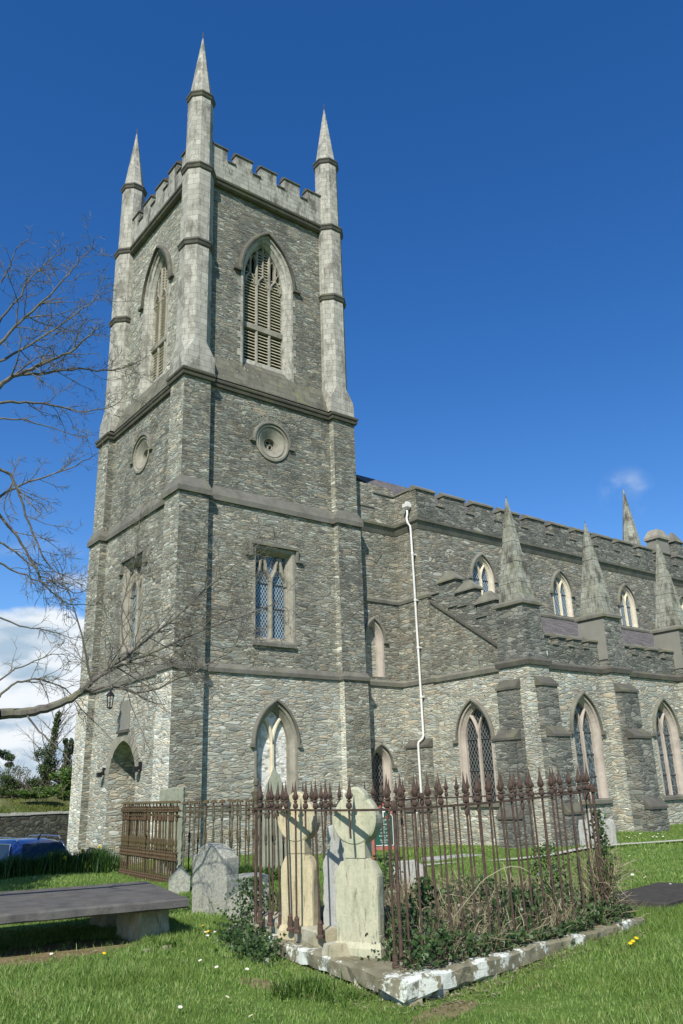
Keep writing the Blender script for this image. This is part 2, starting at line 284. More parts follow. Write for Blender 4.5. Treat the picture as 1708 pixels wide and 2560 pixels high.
def groundm():
    s=NT('lawn_ground'); v=s.vec(); g=s.noise(v,2.2,6,.6)
    c=s.ramp(g,[(.3,(.07,.11,.025)),(.5,(.11,.18,.035)),(.7,(.17,.22,.06))])
    c=s.mix(s.mr(s.noise(v,30,4,.7),.5,.7,0,.6),c,(.05,.10,.015))
    c=s.mix(s.mr(s.noise(v,1.3,5,.65),.60,.68,0,.5),c,(.21,.17,.08))
    def blob(cx,cy,r,c,col,rx=1,ry=1,rot=0):
        mp=s.vec(v,loc=(0,0,0)); sb=s.n('ShaderNodeVectorMath',operation='SUBTRACT'); s.L.new(v,sb.inputs[0]); sb.inputs[1].default_value=(cx,cy,0)
        r3=s.n('ShaderNodeMapping'); r3.inputs['Rotation'].default_value=(0,0,-rot); s.L.new(sb.outputs[0],r3.inputs[0])
        ml=s.n('ShaderNodeVectorMath',operation='MULTIPLY'); s.L.new(r3.outputs[0],ml.inputs[0]); ml.inputs[1].default_value=(1/rx,1/ry,0)
        ln=s.n('ShaderNodeVectorMath',operation='LENGTH'); s.L.new(ml.outputs[0],ln.inputs[0])
        d=s.M('ADD',ln.outputs['Value'],s.M('MULTIPLY',s.M('SUBTRACT',s.noise(v,3.5,5,.6),.5),.9))
        return s.mix(s.mr(d,.8,1.0,1,0),c,col)
    soil=s.ramp(s.noise(v,9,6,.7),[(.3,(.13,.10,.05)),(.7,(.30,.235,.13))])
    for (cx,cy,rx,ry,rot) in SOIL: c=blob(cx,cy,1,c,soil,rx,ry,rot)
    return s.fin(c,s.bump(s.noise(v,14,6,.7),.8,.05),.95,.1)
SOIL=[(-8.85,-15.3,1.25,.62,-.1),(-7.55,-20.15,.45,.16,.2),(-8.0,-18.5,.14,.6,.1)]
MT['ground']=groundm()
MT['pathm']=plain('pale_path',(.46,.44,.38),var=.2,stain=.2,sc_=8)
MT['tar']=plain('car_park_tarmac',(.062,.058,.05),rough=.97,spec=.05,stain=.1,sc_=10)
MT['bankm']=plain('rough_grass_bank_soil',(.12,.13,.045),var=.4,stain=.3,sc_=2)
# ------------------------------------------------------------------ mesh builder
class MB:
    def __init__(s): s.v=[]; s.f=[]; s.r=[]
    def add(s,vs,fs,rnd=None):
        o=len(s.v); s.v+= [tuple(x) for x in vs]; s.f+=[tuple(i+o for i in f) for f in fs]
        if rnd is not None: s.r+=[rnd]*len(fs)
        return s
    def box(s,x0,x1,y0,y1,z0,z1,T=None):
        vs=[(x,y,z) for z in (z0,z1) for (x,y) in ((x0,y0),(x1,y0),(x1,y1),(x0,y1))]
        if T: vs=[T@Vector(q) for q in vs]
        return s.add(vs,[(3,2,1,0),(4,5,6,7),(0,1,5,4),(1,2,6,5),(2,3,7,6),(3,0,4,7)])
    def loft(s,loops,closed=True,c0=False,c1=False):
        n=len(loops[0]); vs=[q for l in loops for q in l]; fs=[]
        for k in range(len(loops)-1):
            for i in range(n if closed else n-1):
                j=(i+1)%n; fs.append((k*n+i,k*n+j,(k+1)*n+j,(k+1)*n+i))
        if c0: fs.append(tuple(range(n))[::-1])
        if c1: fs.append(tuple((len(loops)-1)*n+i for i in range(n)))
        return s.add(vs,fs)
    def lathe(s,prof,c,n=8,T=None,ph=0):
        ls=[[Vector((c[0]+r*math.cos(ph+2*math.pi*i/n),c[1]+r*math.sin(ph+2*math.pi*i/n),c[2]+z)) for i in range(n)] for r,z in prof]
        if T: ls=[[T@q for q in l] for l in ls]
        return s.loft(ls,True,True,True)
    def tube(s,pts,rs,n=5,caps=False,rnd=None):
        pts=[Vector(p) for p in pts]; loops=[]
        t0=(pts[1]-pts[0]).normalized(); a=t0.orthogonal().normalized()
        for i,p in enumerate(pts):
            t=(pts[min(i+1,len(pts)-1)]-pts[max(i-1,0)]).normalized()
            a=(a-t*a.dot(t)); a=a.normalized() if a.length>1e-6 else t.orthogonal().normalized(); b=t.cross(a)
            r=rs[i] if isinstance(rs,(list,tuple)) else rs
            loops.append([p+(a*math.cos(2*math.pi*k/n)+b*math.sin(2*math.pi*k/n))*r for k in range(n)])
        return s.loft(loops,True,caps,caps)
    def build(s,name,mat,parent=None,smooth=False,uv=True):
        me=bpy.data.meshes.new(name); me.from_pydata(s.v,[],s.f)
        if uv and len(s.f)<60000:
            ul=me.uv_layers.new(name='UVMap'); me.calc_loop_triangles(); dat=np.zeros(len(me.loops)*2)
            for p in me.polygons:
                nrm=p.normal; t=Vector((-nrm.y,nrm.x,0))
                if t.length<.05: t=Vector((1,0,0))
                t.normalize(); b=nrm.cross(t)
                for li in p.loop_indices:
                    q=me.vertices[me.loops[li].vertex_index].co; dat[2*li]=q.dot(t); dat[2*li+1]=q.dot(b)
            ul.data.foreach_set('uv',dat)
        if s.r and len(s.r)==len(s.f):
            at=me.attributes.new('rnd','FLOAT','FACE'); at.data.foreach_set('value',s.r)
        me.materials.append(mat)
        if smooth: me.polygons.foreach_set('use_smooth',[True]*len(me.polygons))
        o=bpy.data.objects.new(name,me); sc.collection.objects.link(o)
        if parent: o.parent=parent
        return o
def empty(name,loc=(0,0,0),rz=0):
    o=bpy.data.objects.new(name,None); o.location=loc; o.rotation_euler=(0,0,rz); sc.collection.objects.link(o); return o
def tag(o,label=None,cat=None,group=None,kind=None):
    if label:o['label']=label
    if cat:o['category']=cat
    if group:o['group']=group
    if kind:o['kind']=kind
    return o
def copytree(o,parent=None):
    c=o.copy(); sc.collection.objects.link(c); c.parent=parent
    for ch in list(o.children): copytree(ch,c)
    return c
# ------------------------------------------------------------------ terrain
GP=[(-12.4,-25.3,-.56),(-8,-20,-.53),(-9.5,-22,-.55),(-7,-16,-.5),(-4,-19.5,-.43),(-9,-15,-.5),(-3.7,-9,-.5),(-6.4,-14.6,-.5),(0,-1,-.70),(-2,-5,-.66),(0,8.2,-1.15),(-2,5,-1.25),(8.5,0,-1.0),(10.9,-3.2,-.88),(9.8,-6,-.78),
 (14,-6.8,-.56),(18.8,-6.6,-.47),(30,-7,-.38),(45,-7,-.3),(3.5,-6,-.86),(6,-8,-.75),(9,-10.5,-.63),(2,-12,-.62),(0,-19,-.40),(10,-18,-.35),(20,-14,-.3),(-5.5,-4.2,-.60),(-4.5,-4.2,-.60),(-6.6,-4.2,-.62),(-3.6,-3.9,-.6),(-5,-1.6,-1.15),(-3.4,-1.6,-1.1),(-4,0,-1.3),(-6,0,-1.33),(-5,2.5,-1.35),(-7,-2,-1.2),(-6.2,-6.4,-.6),(-4,-6.2,-.58),
 (-9,-5,-.7),(-6,-9.6,-.62),(-12,-8,-.7),(-10,-12,-.52),(-15,-18,-.55),(-1,14,-1.3),(-10,10,-1.3),(6,14,-1.3),(-20,0,-1.2),(-5.0,-8.2,-.62)]
GPa=np.array(GP)
def gh(x,y):
    d=(GPa[:,0]-x)**2+(GPa[:,1]-y)**2+.6; wt=d**-2.0; return float((wt*GPa[:,2]).sum()/wt.sum())
def ghv(x,y):
    o=np.zeros(len(x))
    for s in range(0,len(x),20000):
        X=x[s:s+20000,None];Y=y[s:s+20000,None]; d=(GPa[None,:,0]-X)**2+(GPa[None,:,1]-Y)**2+.6; wt=d**-2.0; o[s:s+20000]=(wt*GPa[None,:,2]).sum(1)/wt.sum(1)
    return o
def ground():
    ax=sorted(set([-2500,-800,-300,-120,-60,-40]+list(np.arange(-30,50,.4))+[55,70,120,300,800,2500]))
    ay=sorted(set([-2500,-800,-300,-120,-60,-40]+list(np.arange(-32,16.6,.4))+[20,30,60,120,300,800,2500]))
    X,Y=np.meshgrid(ax,ay); Z=ghv(X.ravel(),Y.ravel()); nx=len(ax)
    mb=MB(); mb.v=list(zip(X.ravel().tolist(),Y.ravel().tolist(),Z.tolist()))
    mb.f=[(j*nx+i,j*nx+i+1,(j+1)*nx+i+1,(j+1)*nx+i) for j in range(len(ay)-1) for i in range(nx-1)]
    tag(mb.build('ground',MT['ground'],smooth=True),kind='structure')
ground()
def strip(name,pts,wd,mat,kind,lift=.015):
    mb=MB(); ls=[]
    P=[Vector((a,b,0)) for a,b in pts]; Q=[]
    for i in range(len(P)-1):
        for k in range(8): Q.append(P[i].lerp(P[i+1],k/8))
    Q.append(P[-1])
    for i,p in enumerate(Q):
        t=(Q[min(i+1,len(Q)-1)]-Q[max(i-1,0)]).normalized(); n=Vector((-t.y,t.x,0))
        ls.append([Vector((q.x,q.y,gh(q.x,q.y)+lift)) for q in (p-n*wd/2,p,p+n*wd/2)])
    mb.loft(ls,False); return tag(mb.build(name,mat),kind=kind)
strip('path',[(1.5,-10.0),(4.5,-9.8),(7,-9.9),(9.3,-10.0),(12,-10.7),(20,-13)],.42,MT['pathm'],'structure',.06)
strip('car_park',[(-9,-1.2),(-6.5,1.5),(-4.5,4),(-3.5,12)],5.0,MT['tar'],'structure',-.02)
# ================================================================== CHURCH
church=empty('church',(4.3,4.3,-1)); tag(church,'grey rubble-stone church with tall pinnacled west tower, battlemented nave and side aisle','church')
church.location=(0,0,0)
W,WY=8.5,8.67
def part(name,mb,mat,parent=None,smooth=False): return mb.build(name,mat,parent or church,smooth)
class Fr:   # wall frame: u to the viewer's right, z up, d outward
    def __init__(s,face,plane): s.f=face; s.p=plane
    def __call__(s,u,z,d=0):
        if s.f=='S': return Vector((u,s.p-d,z))
        if s.f=='W': return Vector((s.p-d,u,z))
        if s.f=='N': return Vector((u,s.p+d,z))
        if s.f=='E': return Vector((s.p+d,u,z))
def arch(c,w,bot,sp,h,o=0,n=9,ob=None):
    """closed pointed-arch loop, offset o outwards; (u,z) from bottom-left over the apex to bottom-right"""
    Rr=(w*w+h*h)/(2*w); cx=Rr-w; ro=Rr+o; top=math.sqrt(max(ro*ro-cx*cx,1e-6)); a1=math.atan2(top,cx)
    L=[(c-w-o,bot-(o if ob is None else ob))]
    L+=[(c+cx-ro*math.cos(a1*i/n),sp+ro*math.sin(a1*i/n)) for i in range(n+1)]
    Rg=[(2*c-u,z) for u,z in L[:-1]]
    return L+Rg[::-1]
def rectl(c,w,bot,top,o=0): return [(c-w-o,bot-o),(c-w-o,top+o),(c+w+o,top+o),(c+w+o,bot-o)]
def panel(mb,F,outline,holes,d=0):
    polys=[[Vector((u,z,0)) for u,z in outline]]+[[Vector((u,z,0)) for u,z in h] for h in holes]
    tr=tessellate_polygon(polys); flat=[p for q in polys for p in q]
    mb.add([F(p.x,p.y,d) for p in flat],[tuple(t) for t in tr])
def ring(mb,F,prof):  # prof: list of (loop,d)
    mb.loft([[F(u,z,d) for u,z in l] for l,d in prof],True)
def openloft(mb,F,prof): mb.loft([[F(u,z,d) for u,z in l] for l,d in prof],False)
def fill(mb,F,loop,d): panel(mb,F,loop,[],d)
def bar(mb,F,pts,wd,d0,d1):
    """flat bar following pts in the wall plane: front at d1, back at d0"""
    n=len(pts); A=[];B=[]
    for i,(u,z) in enumerate(pts):
        a=pts[max(i-1,0)]; b=pts[min(i+1,n-1)]; tu,tz=b[0]-a[0],b[1]-a[1]; l=math.hypot(tu,tz); nu,nz=-tz/l*wd/2,tu/l*wd/2
        A.append((u+nu,z+nz));B.append((u-nu,z-nz))
    c=wd*.3
    def sh(Q,P,k): return [(q[0]+(p[0]-q[0])*k,q[1]+(p[1]-q[1])*k) for q,p in zip(Q,P)]
    prof=[(A,d0),(A,d1-c),(sh(A,B,.28),d1),(sh(B,A,.28),d1),(B,d1-c),(B,d0)]
    loops=[[F(u,z,d) for u,z in l] for l,d in prof]; mb.loft([list(x) for x in zip(*loops)],False)
def hood(mb,F,c,w,sp,h,o,t=.11,pr=.11,stop=.16):
    Lo=[q for q in arch(c,w,sp,sp,h,o+t)][1:-1]; Li=[q for q in arch(c,w,sp,sp,h,o)][1:-1]
    Lm=[q for q in arch(c,w,sp,sp,h,o+t*.45)][1:-1]
    openloft(mb,F,[(Lo,-.03),(Lo,pr*.55),(Lm,pr),(Li,pr),(Li,-.03)])
    for sg in (-1,1):
        x0,x1=sorted((c+sg*(w+o),c+sg*(w+o+t+stop))); 
        a=F(x0,sp-.10,-.03); b=F(x1,sp+.02,pr*.95); mb.box(min(a.x,b.x),max(a.x,b.x),min(a.y,b.y),max(a.y,b.y),a.z,b.z)
def splitarch(c,w,sp,h,n=8):
    """Y tracery arms: from the mullion at springing, curving out to meet the main arch"""
    Rr=(w*w+h*h)/(2*w); out=[]
    for sg in (-1,1):
        # copy of the far side curve shifted so that it starts at the mullion
        cx=c-sg*0+sg*(-(0)) ; cen=c+sg*Rr   # centre of arc starting at (c,sp)
        amax=math.acos((Rr-w/2)/Rr)
        out.append([(cen-sg*Rr*math.cos(amax*i/n),sp+Rr*math.sin(amax*i/n)) for i in range(n+1)])
    return out
def win2(F,c,w,bot,sp,h,s,glassm,stone,trace,name='window',gd=-.30,hd=True,blind=None,bars=3,stop=.16,wm=.11,sill=True):
    """two-light pointed window; returns the wall hole loop"""
    A=lambda o,ob=0:arch(c,w,bot,sp,h,o,ob=ob)
    mb=MB(); ring(mb,F,[(A(s,0),-.02),(A(s,0),.015),(A(s*.62),.015),(A(s*.55),-.05),(A(s*.15),gd*.55),(A(0),gd*.6),(A(0),gd-.05)])
    o=part(name,mb,stone)
    g=MB(); fill(g,F,A(.02,.02),gd)
    part('infill' if blind else 'glass',g,blind or glassm,o)
    t=MB(); bar(t,F,[(c,bot),(c,sp+.02)],wm,gd+.01,gd+.14)
    for arm in splitarch(c,w,sp,h): bar(t,F,arm,wm*.9,gd+.01,gd+.135)
    for sg in (-1,1):   # inner light heads
        pass
    part('tracery',t,trace,o)
    if bars and not blind:
        b=MB()
        for k in range(1,bars+1):
            z=bot+(sp-bot)*k/bars
            a0=F(c-w,z-.012,gd+.005); a1=F(c+w,z+.012,gd+.035); b.box(min(a0.x,a1.x),max(a0.x,a1.x),min(a0.y,a1.y),max(a0.y,a1.y),a0.z,a1.z)
        part('saddle_bar',b,MT['lead'],o)
    if hd:
        hm=MB(); hood(hm,F,c,w,sp,h,s+.005,stop=stop); part('hood_mould',hm,MT['trim_dk'],o)
    if sill:
        q=MB(); sl=[(.0,gd),(.0,.0),(-.05,.09),(-.17,.09),(-.19,.0)]
        L=[F(c-w-s-.08,bot+z,d) for z,d in sl]; R_=[F(c+w+s+.08,bot+z,d) for z,d in sl]; q.loft([L,R_],False); q.add(L,[(0,1,2,3,4)]); q.add(R_,[(4,3,2,1,0)])
        part('sill',q,MT['trim_dk'],o)
    return A(s,0)
# ---- tower -------------------------------------------------------
def plan(i,b,p,e=0):
    x0,x1,y0,y1=i-e,W-i+e,i-e,WY-i+e; B=b+2*e
    ix,iy=i+p-e,0
    X0,X1,Y0,Y1=i+p-e,W-i-p+e,i+p-e,WY-i-p+e
    return [(x0,y0),(x0+B,y0),(x0+B,Y0),(x1-B,Y0),(x1-B,y0),(x1,y0),(x1,y0+B),(X1,y0+B),(X1,y1-B),(x1,y1-B),(x1,y1),(x1-B,y1),(x1-B,Y1),(x0+B,Y1),(x0+B,y1),(x0,y1),(x0,y1-B),(X0,y1-B),(X0,y0+B),(x0,y0+B)]
def stage(i,b,p,z0,z1,mat,holeS,holeW,name='tower_wall',matP=None,matW=None):
    P=plan(i,b,p); mb=MB(); pils=[MB() for _ in range(4)]; n=len(P)
    for k in range(n):
        a,c=P[k],P[(k+1)%n]
        if k==2: panel(mb,Fr('S',i+p),[(a[0],z0),(a[0],z1),(c[0],z1),(c[0],z0)],holeS); continue
        if k==17: panel(mb,Fr('W',i+p),[(a[1],z0),(a[1],z1),(c[1],z1),(c[1],z0)],holeW); continue
        tgt=mb if k in (7,12) else pils[0 if k in (0,1,18,19) else 1 if k<7 else 2 if k<12 else 3]
        tgt.add([(a[0],a[1],z0),(c[0],c[1],z0),(c[0],c[1],z1),(a[0],a[1],z1)],[(0,1,2,3)])
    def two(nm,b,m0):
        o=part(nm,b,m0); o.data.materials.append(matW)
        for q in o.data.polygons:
            if q.normal.x<-.5: q.material_index=1  # faces turned west take the paler stone
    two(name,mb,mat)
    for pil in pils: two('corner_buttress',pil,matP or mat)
def ringcourse(i,b,p,prof,mat,name='string_course'):
    mb=MB(); mb.loft([[Vector((x,y,z)) for x,y in plan(i,b,p,e)] for e,z in prof]); part(name,mb,mat)
CX=4.3
SW1,SW2=Fr('S',.3),Fr('S',.34); WW1,WW2=Fr('W',.3),Fr('W',.34)
# stage 1: blind window on the south, doorway on the west
hs1=win2(SW1,4.33,.66,.92,2.80,1.22,.27,None,MT['trim'],MT['cream'],blind=MT['rub_white'],gd=-.33,wm=.15,stop=.05)
door_c=4.4
dl=lambda o:arch(door_c,1.22,-1.6,1.75,1.42,o,ob=0)
mb=MB(); ring(mb,WW1,[(dl(.30),-.01),(dl(.30),.012),(dl(0),.012),(dl(0),-1.95)]); dj=part('doorway',mb,MT['rub_lo'])
v=MB()
for l0,l1 in zip(arch(door_c,1.22,1.2,1.75,1.42,.01,n=16),arch(door_c,1.22,1.2,1.75,1.42,.42,n=16)): pass
La=arch(door_c,1.22,1.2,1.75,1.42,.0,n=18)[1:-1]; Lb=arch(door_c,1.22,1.2,1.75,1.42,.40,n=18)[1:-1]
rg=random.Random(3)
for k in range(len(La)-1):
    t=.88; a0,a1=La[k],La[k+1]; b0,b1=Lb[k],Lb[k+1]; e=rg.uniform(.82,1.0); ds=.018+rg.uniform(0,.02)
    L=lambda p,q,s:(p[0]+(q[0]-p[0])*s,p[1]+(q[1]-p[1])*s)
    q=[L(a0,a1,.06),L(a0,a1,.94),L(L(a0,a1,.94),L(b0,b1,.94),e),L(L(a0,a1,.06),L(b0,b1,.06),e)]
    f=[WW1(u,z,ds) for u,z in q]; bk=[WW1(u,z,-.05) for u,z in q]; v.loft([bk,f],True,False,True)
part('arch_stones',v,MT['trim'],dj)
# porch behind the doorway: stepped splay on the right jamb, back wall, inner door
pb=MB()
pb.box(2.4,2.5,2.6,6.2,-1.6,3.6); pb.box(.74,2.4,2.75,3.12,-1.6,3.4); pb.box(.74,2.4,5.68,6.05,-1.6,3.4); pb.box(.76,.9,3.1,3.5,-1.6,1.9)
st=MB()
for k in range(5): st.box(.36+.13*k,.50+.13*k,door_c-1.22,door_c-1.18+.125*(k+1),-1.6,1.55-.10*k+.24*(k%2==0))
part('porch_wall',pb,MT['rub_lo'],dj); part('splayed_jamb',st,MT['rub_lo'],dj)
cl_=MB(); cl_.box(.55,2.5,2.6,6.2,3.30,3.45); part('porch_ceiling',cl_,MT['rub_lo'],dj)
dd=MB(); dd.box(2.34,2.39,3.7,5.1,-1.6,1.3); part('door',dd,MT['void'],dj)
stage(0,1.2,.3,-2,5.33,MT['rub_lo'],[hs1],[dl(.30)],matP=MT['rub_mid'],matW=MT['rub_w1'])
ringcourse(0,1.2,.3,[(0,5.24),(.07,5.24),(.08,5.38),(-.05,5.58)],MT['course'])
# stage 2: square-headed two-light windows
def rectwin(F,c):
    w,b,t=.80,6.60,10.02
    A=lambda o:rectl(c,w,b,t,o)
    mb=MB(); ring(mb,F,[(A(.16),-.02),(A(.16),.02),(A(.05),.02),(A(-.06),-.16),(A(-.06),-.20),(A(-.10),-.24),(A(-.10),-.42)]); o=part('window',mb,MT['trim'])
    g=MB(); fill(g,F,A(-.09),-.36); part('glass',g,MT['glass_lat'],o)
    T=MB(); bar(T,F,[(c,b+.08),(c,8.95)],.15,-.35,-.18)
    for sg in (-1,1):
        cc=c+sg*.36
        # cusped ogee-like light head: shoulders curve in, then up to a tip
        hl=[(cc-.36,8.75),(cc-.32,9.02),(cc-.20,9.25),(cc-.15,9.34),(cc-.12,9.55),(cc-.03,9.86)]; hr=[(2*cc-u,z) for u,z in hl]
        bar(T,F,hl,.12,-.35,-.19); bar(T,F,hr,.12,-.35,-.19)
    bar(T,F,[(c-.72,b+.08),(c-.72,9.9)],.05,-.35,-.28); bar(T,F,[(c+.72,b+.08),(c+.72,9.9)],.05,-.35,-.28)
    part('tracery',T,MT['trim'],o)
    B=MB()
    for z in (7.85,8.80):
        a0=F(c-.72,z,-.355); a1=F(c+.72,z+.025,-.32); B.box(min(a0.x,a1.x),max(a0.x,a1.x),min(a0.y,a1.y),max(a0.y,a1.y),a0.z,a1.z)
    part('saddle_bar',B,MT['lead'],o)
    H=MB()
    def bx(u0,u1,z0,z1,d): a0=F(u0,z0,-.02);a1=F(u1,z1,d); H.box(min(a0.x,a1.x),max(a0.x,a1.x),min(a0.y,a1.y),max(a0.y,a1.y),z0,z1)
    bx(c-1.10,c+1.10,10.20,10.31,.13); bx(c-1.10,c-1.0,9.82,10.199,.11); bx(c+1.0,c+1.10,9.82,10.199,.11); bx(c-1.30,c-1.0,9.72,9.819,.12); bx(c+1.0,c+1.30,9.72,9.819,.12)
    part('hood_mould',H,MT['trim_dk'],o)
    S=MB(); sl=[(.02,-.2),(.0,.06),(-.03,.11),(-.16,.11),(-.18,.0)]
    L=[F(c-w-.16,b-.12+z,d) for z,d in sl]; R_=[F(c+w+.16,b-.12+z,d) for z,d in sl]; S.loft([L,R_],False); S.add(L,[(0,1,2,3,4)]); S.add(R_,[(4,3,2,1,0)]); part('sill',S,MT['trim_dk'],o)
    return A(.16)
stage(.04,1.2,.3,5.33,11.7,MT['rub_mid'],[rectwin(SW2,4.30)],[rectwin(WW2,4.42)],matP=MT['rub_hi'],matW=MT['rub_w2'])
ringcourse(.04,1.2,.3,[(.0,11.66),(.09,11.66),(.10,11.86),(-.06,12.28)],MT['course'])
# stage 3: round windows
S3,W3=Fr('S',.40),Fr('W',.40)
def roundwin(F,c,zc):
    cir=lambda r,n=28:[(c-r*math.cos(2*math.pi*k/n),zc+r*math.sin(2*math.pi*k/n)) for k in range(n)]
    mb=MB(); ring(mb,F,[(cir(.80),-.02),(cir(.80),.05),(cir(.72),.06),(cir(.69),-.02),(cir(.62),-.02),(cir(.60),.0),(cir(.30),-.16),(cir(.27),-.17),(cir(.25),-.42)]); o=part('round_window',mb,MT['trim'])
    H=MB(); arc=lambda r:[(c-r*math.cos(math.pi*k/16),zc+r*math.sin(math.pi*k/16)) for k in range(17)]
    openloft(H,F,[(arc(.93),-.02),(arc(.93),.08),(arc(.87),.11),(arc(.82),.11),(arc(.82),-.02)])
    for sg in (-1,1):
        x0,x1=sorted((c+sg*.82,c+sg*1.06)); a=F(x0,zc-.13,-.02); b=F(x1,zc,.10); H.box(min(a.x,b.x),max(a.x,b.x),min(a.y,b.y),max(a.y,b.y),a.z,b.z)
    part('hood_mould',H,MT['trim_dk'],o)
    g=MB(); fill(g,F,cir(.27),-.41); part('pane',g,MT['void'],o)
    T=MB()
    for k in range(3):
        a=math.pi/2+k*2*math.pi/3; pc=(c+.11*math.cos(a),zc+.11*math.sin(a)); bar(T,F,[(pc[0]+.12*math.cos(q*math.pi/6),pc[1]+.12*math.sin(q*math.pi/6)) for q in range(13)],.05,-.40,-.30)
    part('tracery',T,MT['trim'],o)
    return cir(.80)
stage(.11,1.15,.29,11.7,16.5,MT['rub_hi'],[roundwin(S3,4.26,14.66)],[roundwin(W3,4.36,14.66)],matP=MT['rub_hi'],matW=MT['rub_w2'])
# radial relieving arches of thin stones above windows, set into the wall
def relieve(F,c,zc,r0,r1,a0,a1,n,mat=MT['rub_mid'],k0=0):
    mb=MB(); rg=random.Random(int(zc*10))
    for k in range(n):
        a=R(a0+(a1-a0)*k/n); b=R(a0+(a1-a0)*(k+.78)/n); ro=r1*rg.uniform(.94,1.03); d=.006+rg.uniform(0,.02)
        q=[(c-r*math.cos(t),zc+r*math.sin(t)) for r,t in ((r0,a),(r0,b),(ro,b),(ro,a))]
        mb.loft([[F(u,z,-.03) for u,z in q],[F(u,z,d) for u,z in q]],True,False,True)
    part('relieving_arch',mb,mat)
relieve(S3,4.26,14.6,1.25,1.68,35,145,30); relieve(W3,4.36,14.6,1.25,1.68,35,145,30)
ringcourse(.11,1.15,.29,[(0,16.42),(.10,16.44),(.13,16.54),(.05,16.58),(.14,16.62),(.16,16.70),(.0,16.84)],MT['string'])
# stage 4: belfry, sloped base, louvred windows, turrets
P4=.70; S4,W4=Fr('S',P4),Fr('W',P4)
def sloped(face):
    mb=MB(); F=S4 if face=='S' else W4; LN=W if face=='S' else WY
    c=4.22 if face=='S' else 4.33
    o0=P4-.24   # outer edge projects to the plane of stage 3
    a=[(.9,16.80,o0+.02),(.9,17.95,0)]; 
    mb.loft([[F(u,16.80,P4-.28),F(u,16.86,P4-.28),F(u,18.02,0.0)] for u in (.9,c-1.33,c+1.33,LN-.9)],False)
    part('weathered_slope',mb,MT['weather'])
sloped('S'); sloped('W')
def belfry(F,c):
    w,bot,sp,h=.98,18.55,22.62,1.95
    A=lambda o,b=0:arch(c,w,b if False else bot,sp,h,o,n=12,ob=b)
    lower=.62
    mb=MB(); ring(mb,F,[(A(.36,lower),-.02),(A(.36,lower),.03),(A(.26,lower),.03),(A(.23,lower),-.05),(A(.12,lower),-.10),(A(.10,lower),-.16),(A(.0,0),-.30),(A(.0,0),-.34),(A(-.03,0),-.60)]); o=part('belfry_window',mb,MT['ashlar'])
    # long sloping sill
    s=MB(); s.loft([[F(u,17.93,.03),F(u,18.60,-.42)] for u in (c-w-.12,c+w+.12)],False); part('sloping_sill',s,MT['weather'],o)
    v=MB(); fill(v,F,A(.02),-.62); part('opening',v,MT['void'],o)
    T=MB(); g0,g1=-.50,-.30
    xs=[c-w/3,c+w/3]; Rr=(w*w+h*h)/(2*w); cx=Rr-w
    def ztop(u,o=0): 
        du=abs(u-c); return sp+math.sqrt(max((Rr+o)**2-(cx+du)**2,0))
    for x in xs: bar(T,F,[(x,bot),(x,ztop(x)-.02)],.13,g0,g1)
    for x in (c-2*w/3,c,c+2*w/3): bar(T,F,[(x,22.95),(x,ztop(x)-.02)],.09,g0,g1-.02)
    for x in (c-5*w/6,c-w/2,c-w/6,c+w/6,c+w/2,c+5*w/6):   # small upper heads
        z=ztop(x)-.12
        if z>23.3: bar(T,F,[(x-.14,z-.28),(x-.08,z-.10),(x,z),(x+.08,z-.10),(x+.14,z-.28)],.05,g0,g1-.03)
    for x in (c-2*w/3,c,c+2*w/3):
        hw=w/3-.05
        bar(T,F,[(x-hw,22.45),(x-hw+.03,22.66),(x-.11,22.86),(x,22.98),(x+.11,22.86),(x+hw-.03,22.66),(x+hw,22.45)],.09,g0,g1)
        for sg in (-1,1): bar(T,F,[(x+sg*hw,22.60),(x+sg*(hw-.10),22.62),(x+sg*(hw-.11),22.54),(x+sg*hw,22.40)],.045,g0,g1-.03)
    a0=F(c-w,20.12,g0); a1=F(c+w,20.36,g1+.02); T.box(min(a0.x,a1.x),max(a0.x,a1.x),min(a0.y,a1.y),max(a0.y,a1.y),a0.z,a1.z)
    part('tracery',T,MT['trim'],o)
    for x in (c-2*w/3,c,c+2*w/3):
     for zA,zB in ((bot+.03,20.1),(20.40,24.25)):
      Lv=MB(); z=zA
      while z<zB:
        if 1:
            hw=w/3-.05
            zt=min(ztop(x-hw),ztop(x+hw))
            if z<zt-.1 and z+.14<(20.12 if zA<20 else 30): 
                p=[F(x-hw,z,-.36),F(x+hw,z,-.36),F(x+hw,z+.040,-.37),F(x-hw,z+.040,-.37),F(x-hw,z+.085,-.56),F(x+hw,z+.085,-.56),F(x+hw,z+.125,-.57),F(x-hw,z+.125,-.57)]
                Lv.add(p,[(0,1,2,3),(3,2,6,7),(0,4,5,1),(1,5,6,2),(0,3,7,4)])
        z+=.150
      if Lv.f: part('louvres',Lv,MT['louvre'],o)
    H=MB(); hood(H,F,c,w,sp,h,.365,t=.16,pr=.16,stop=.22); part('hood_mould',H,MT['string'],o)
    # alternating quoin blocks up the jambs
    zz=18.0; k=0
    while zz<22.3:
        for sg in (-1,1):
            if k%2: 
                x0,x1=sorted((c+sg*(w+.36),c+sg*(w+.50))); a=F(x0,zz,-.02); b=F(x1,zz+.30,.02); Q=MB(); Q.box(min(a.x,b.x),max(a.x,b.x),min(a.y,b.y),max(a.y,b.y),a.z,b.z); part('quoin',Q,MT['ashlar'],o)
        zz+=.42; k+=1
    return A(.36,lower)
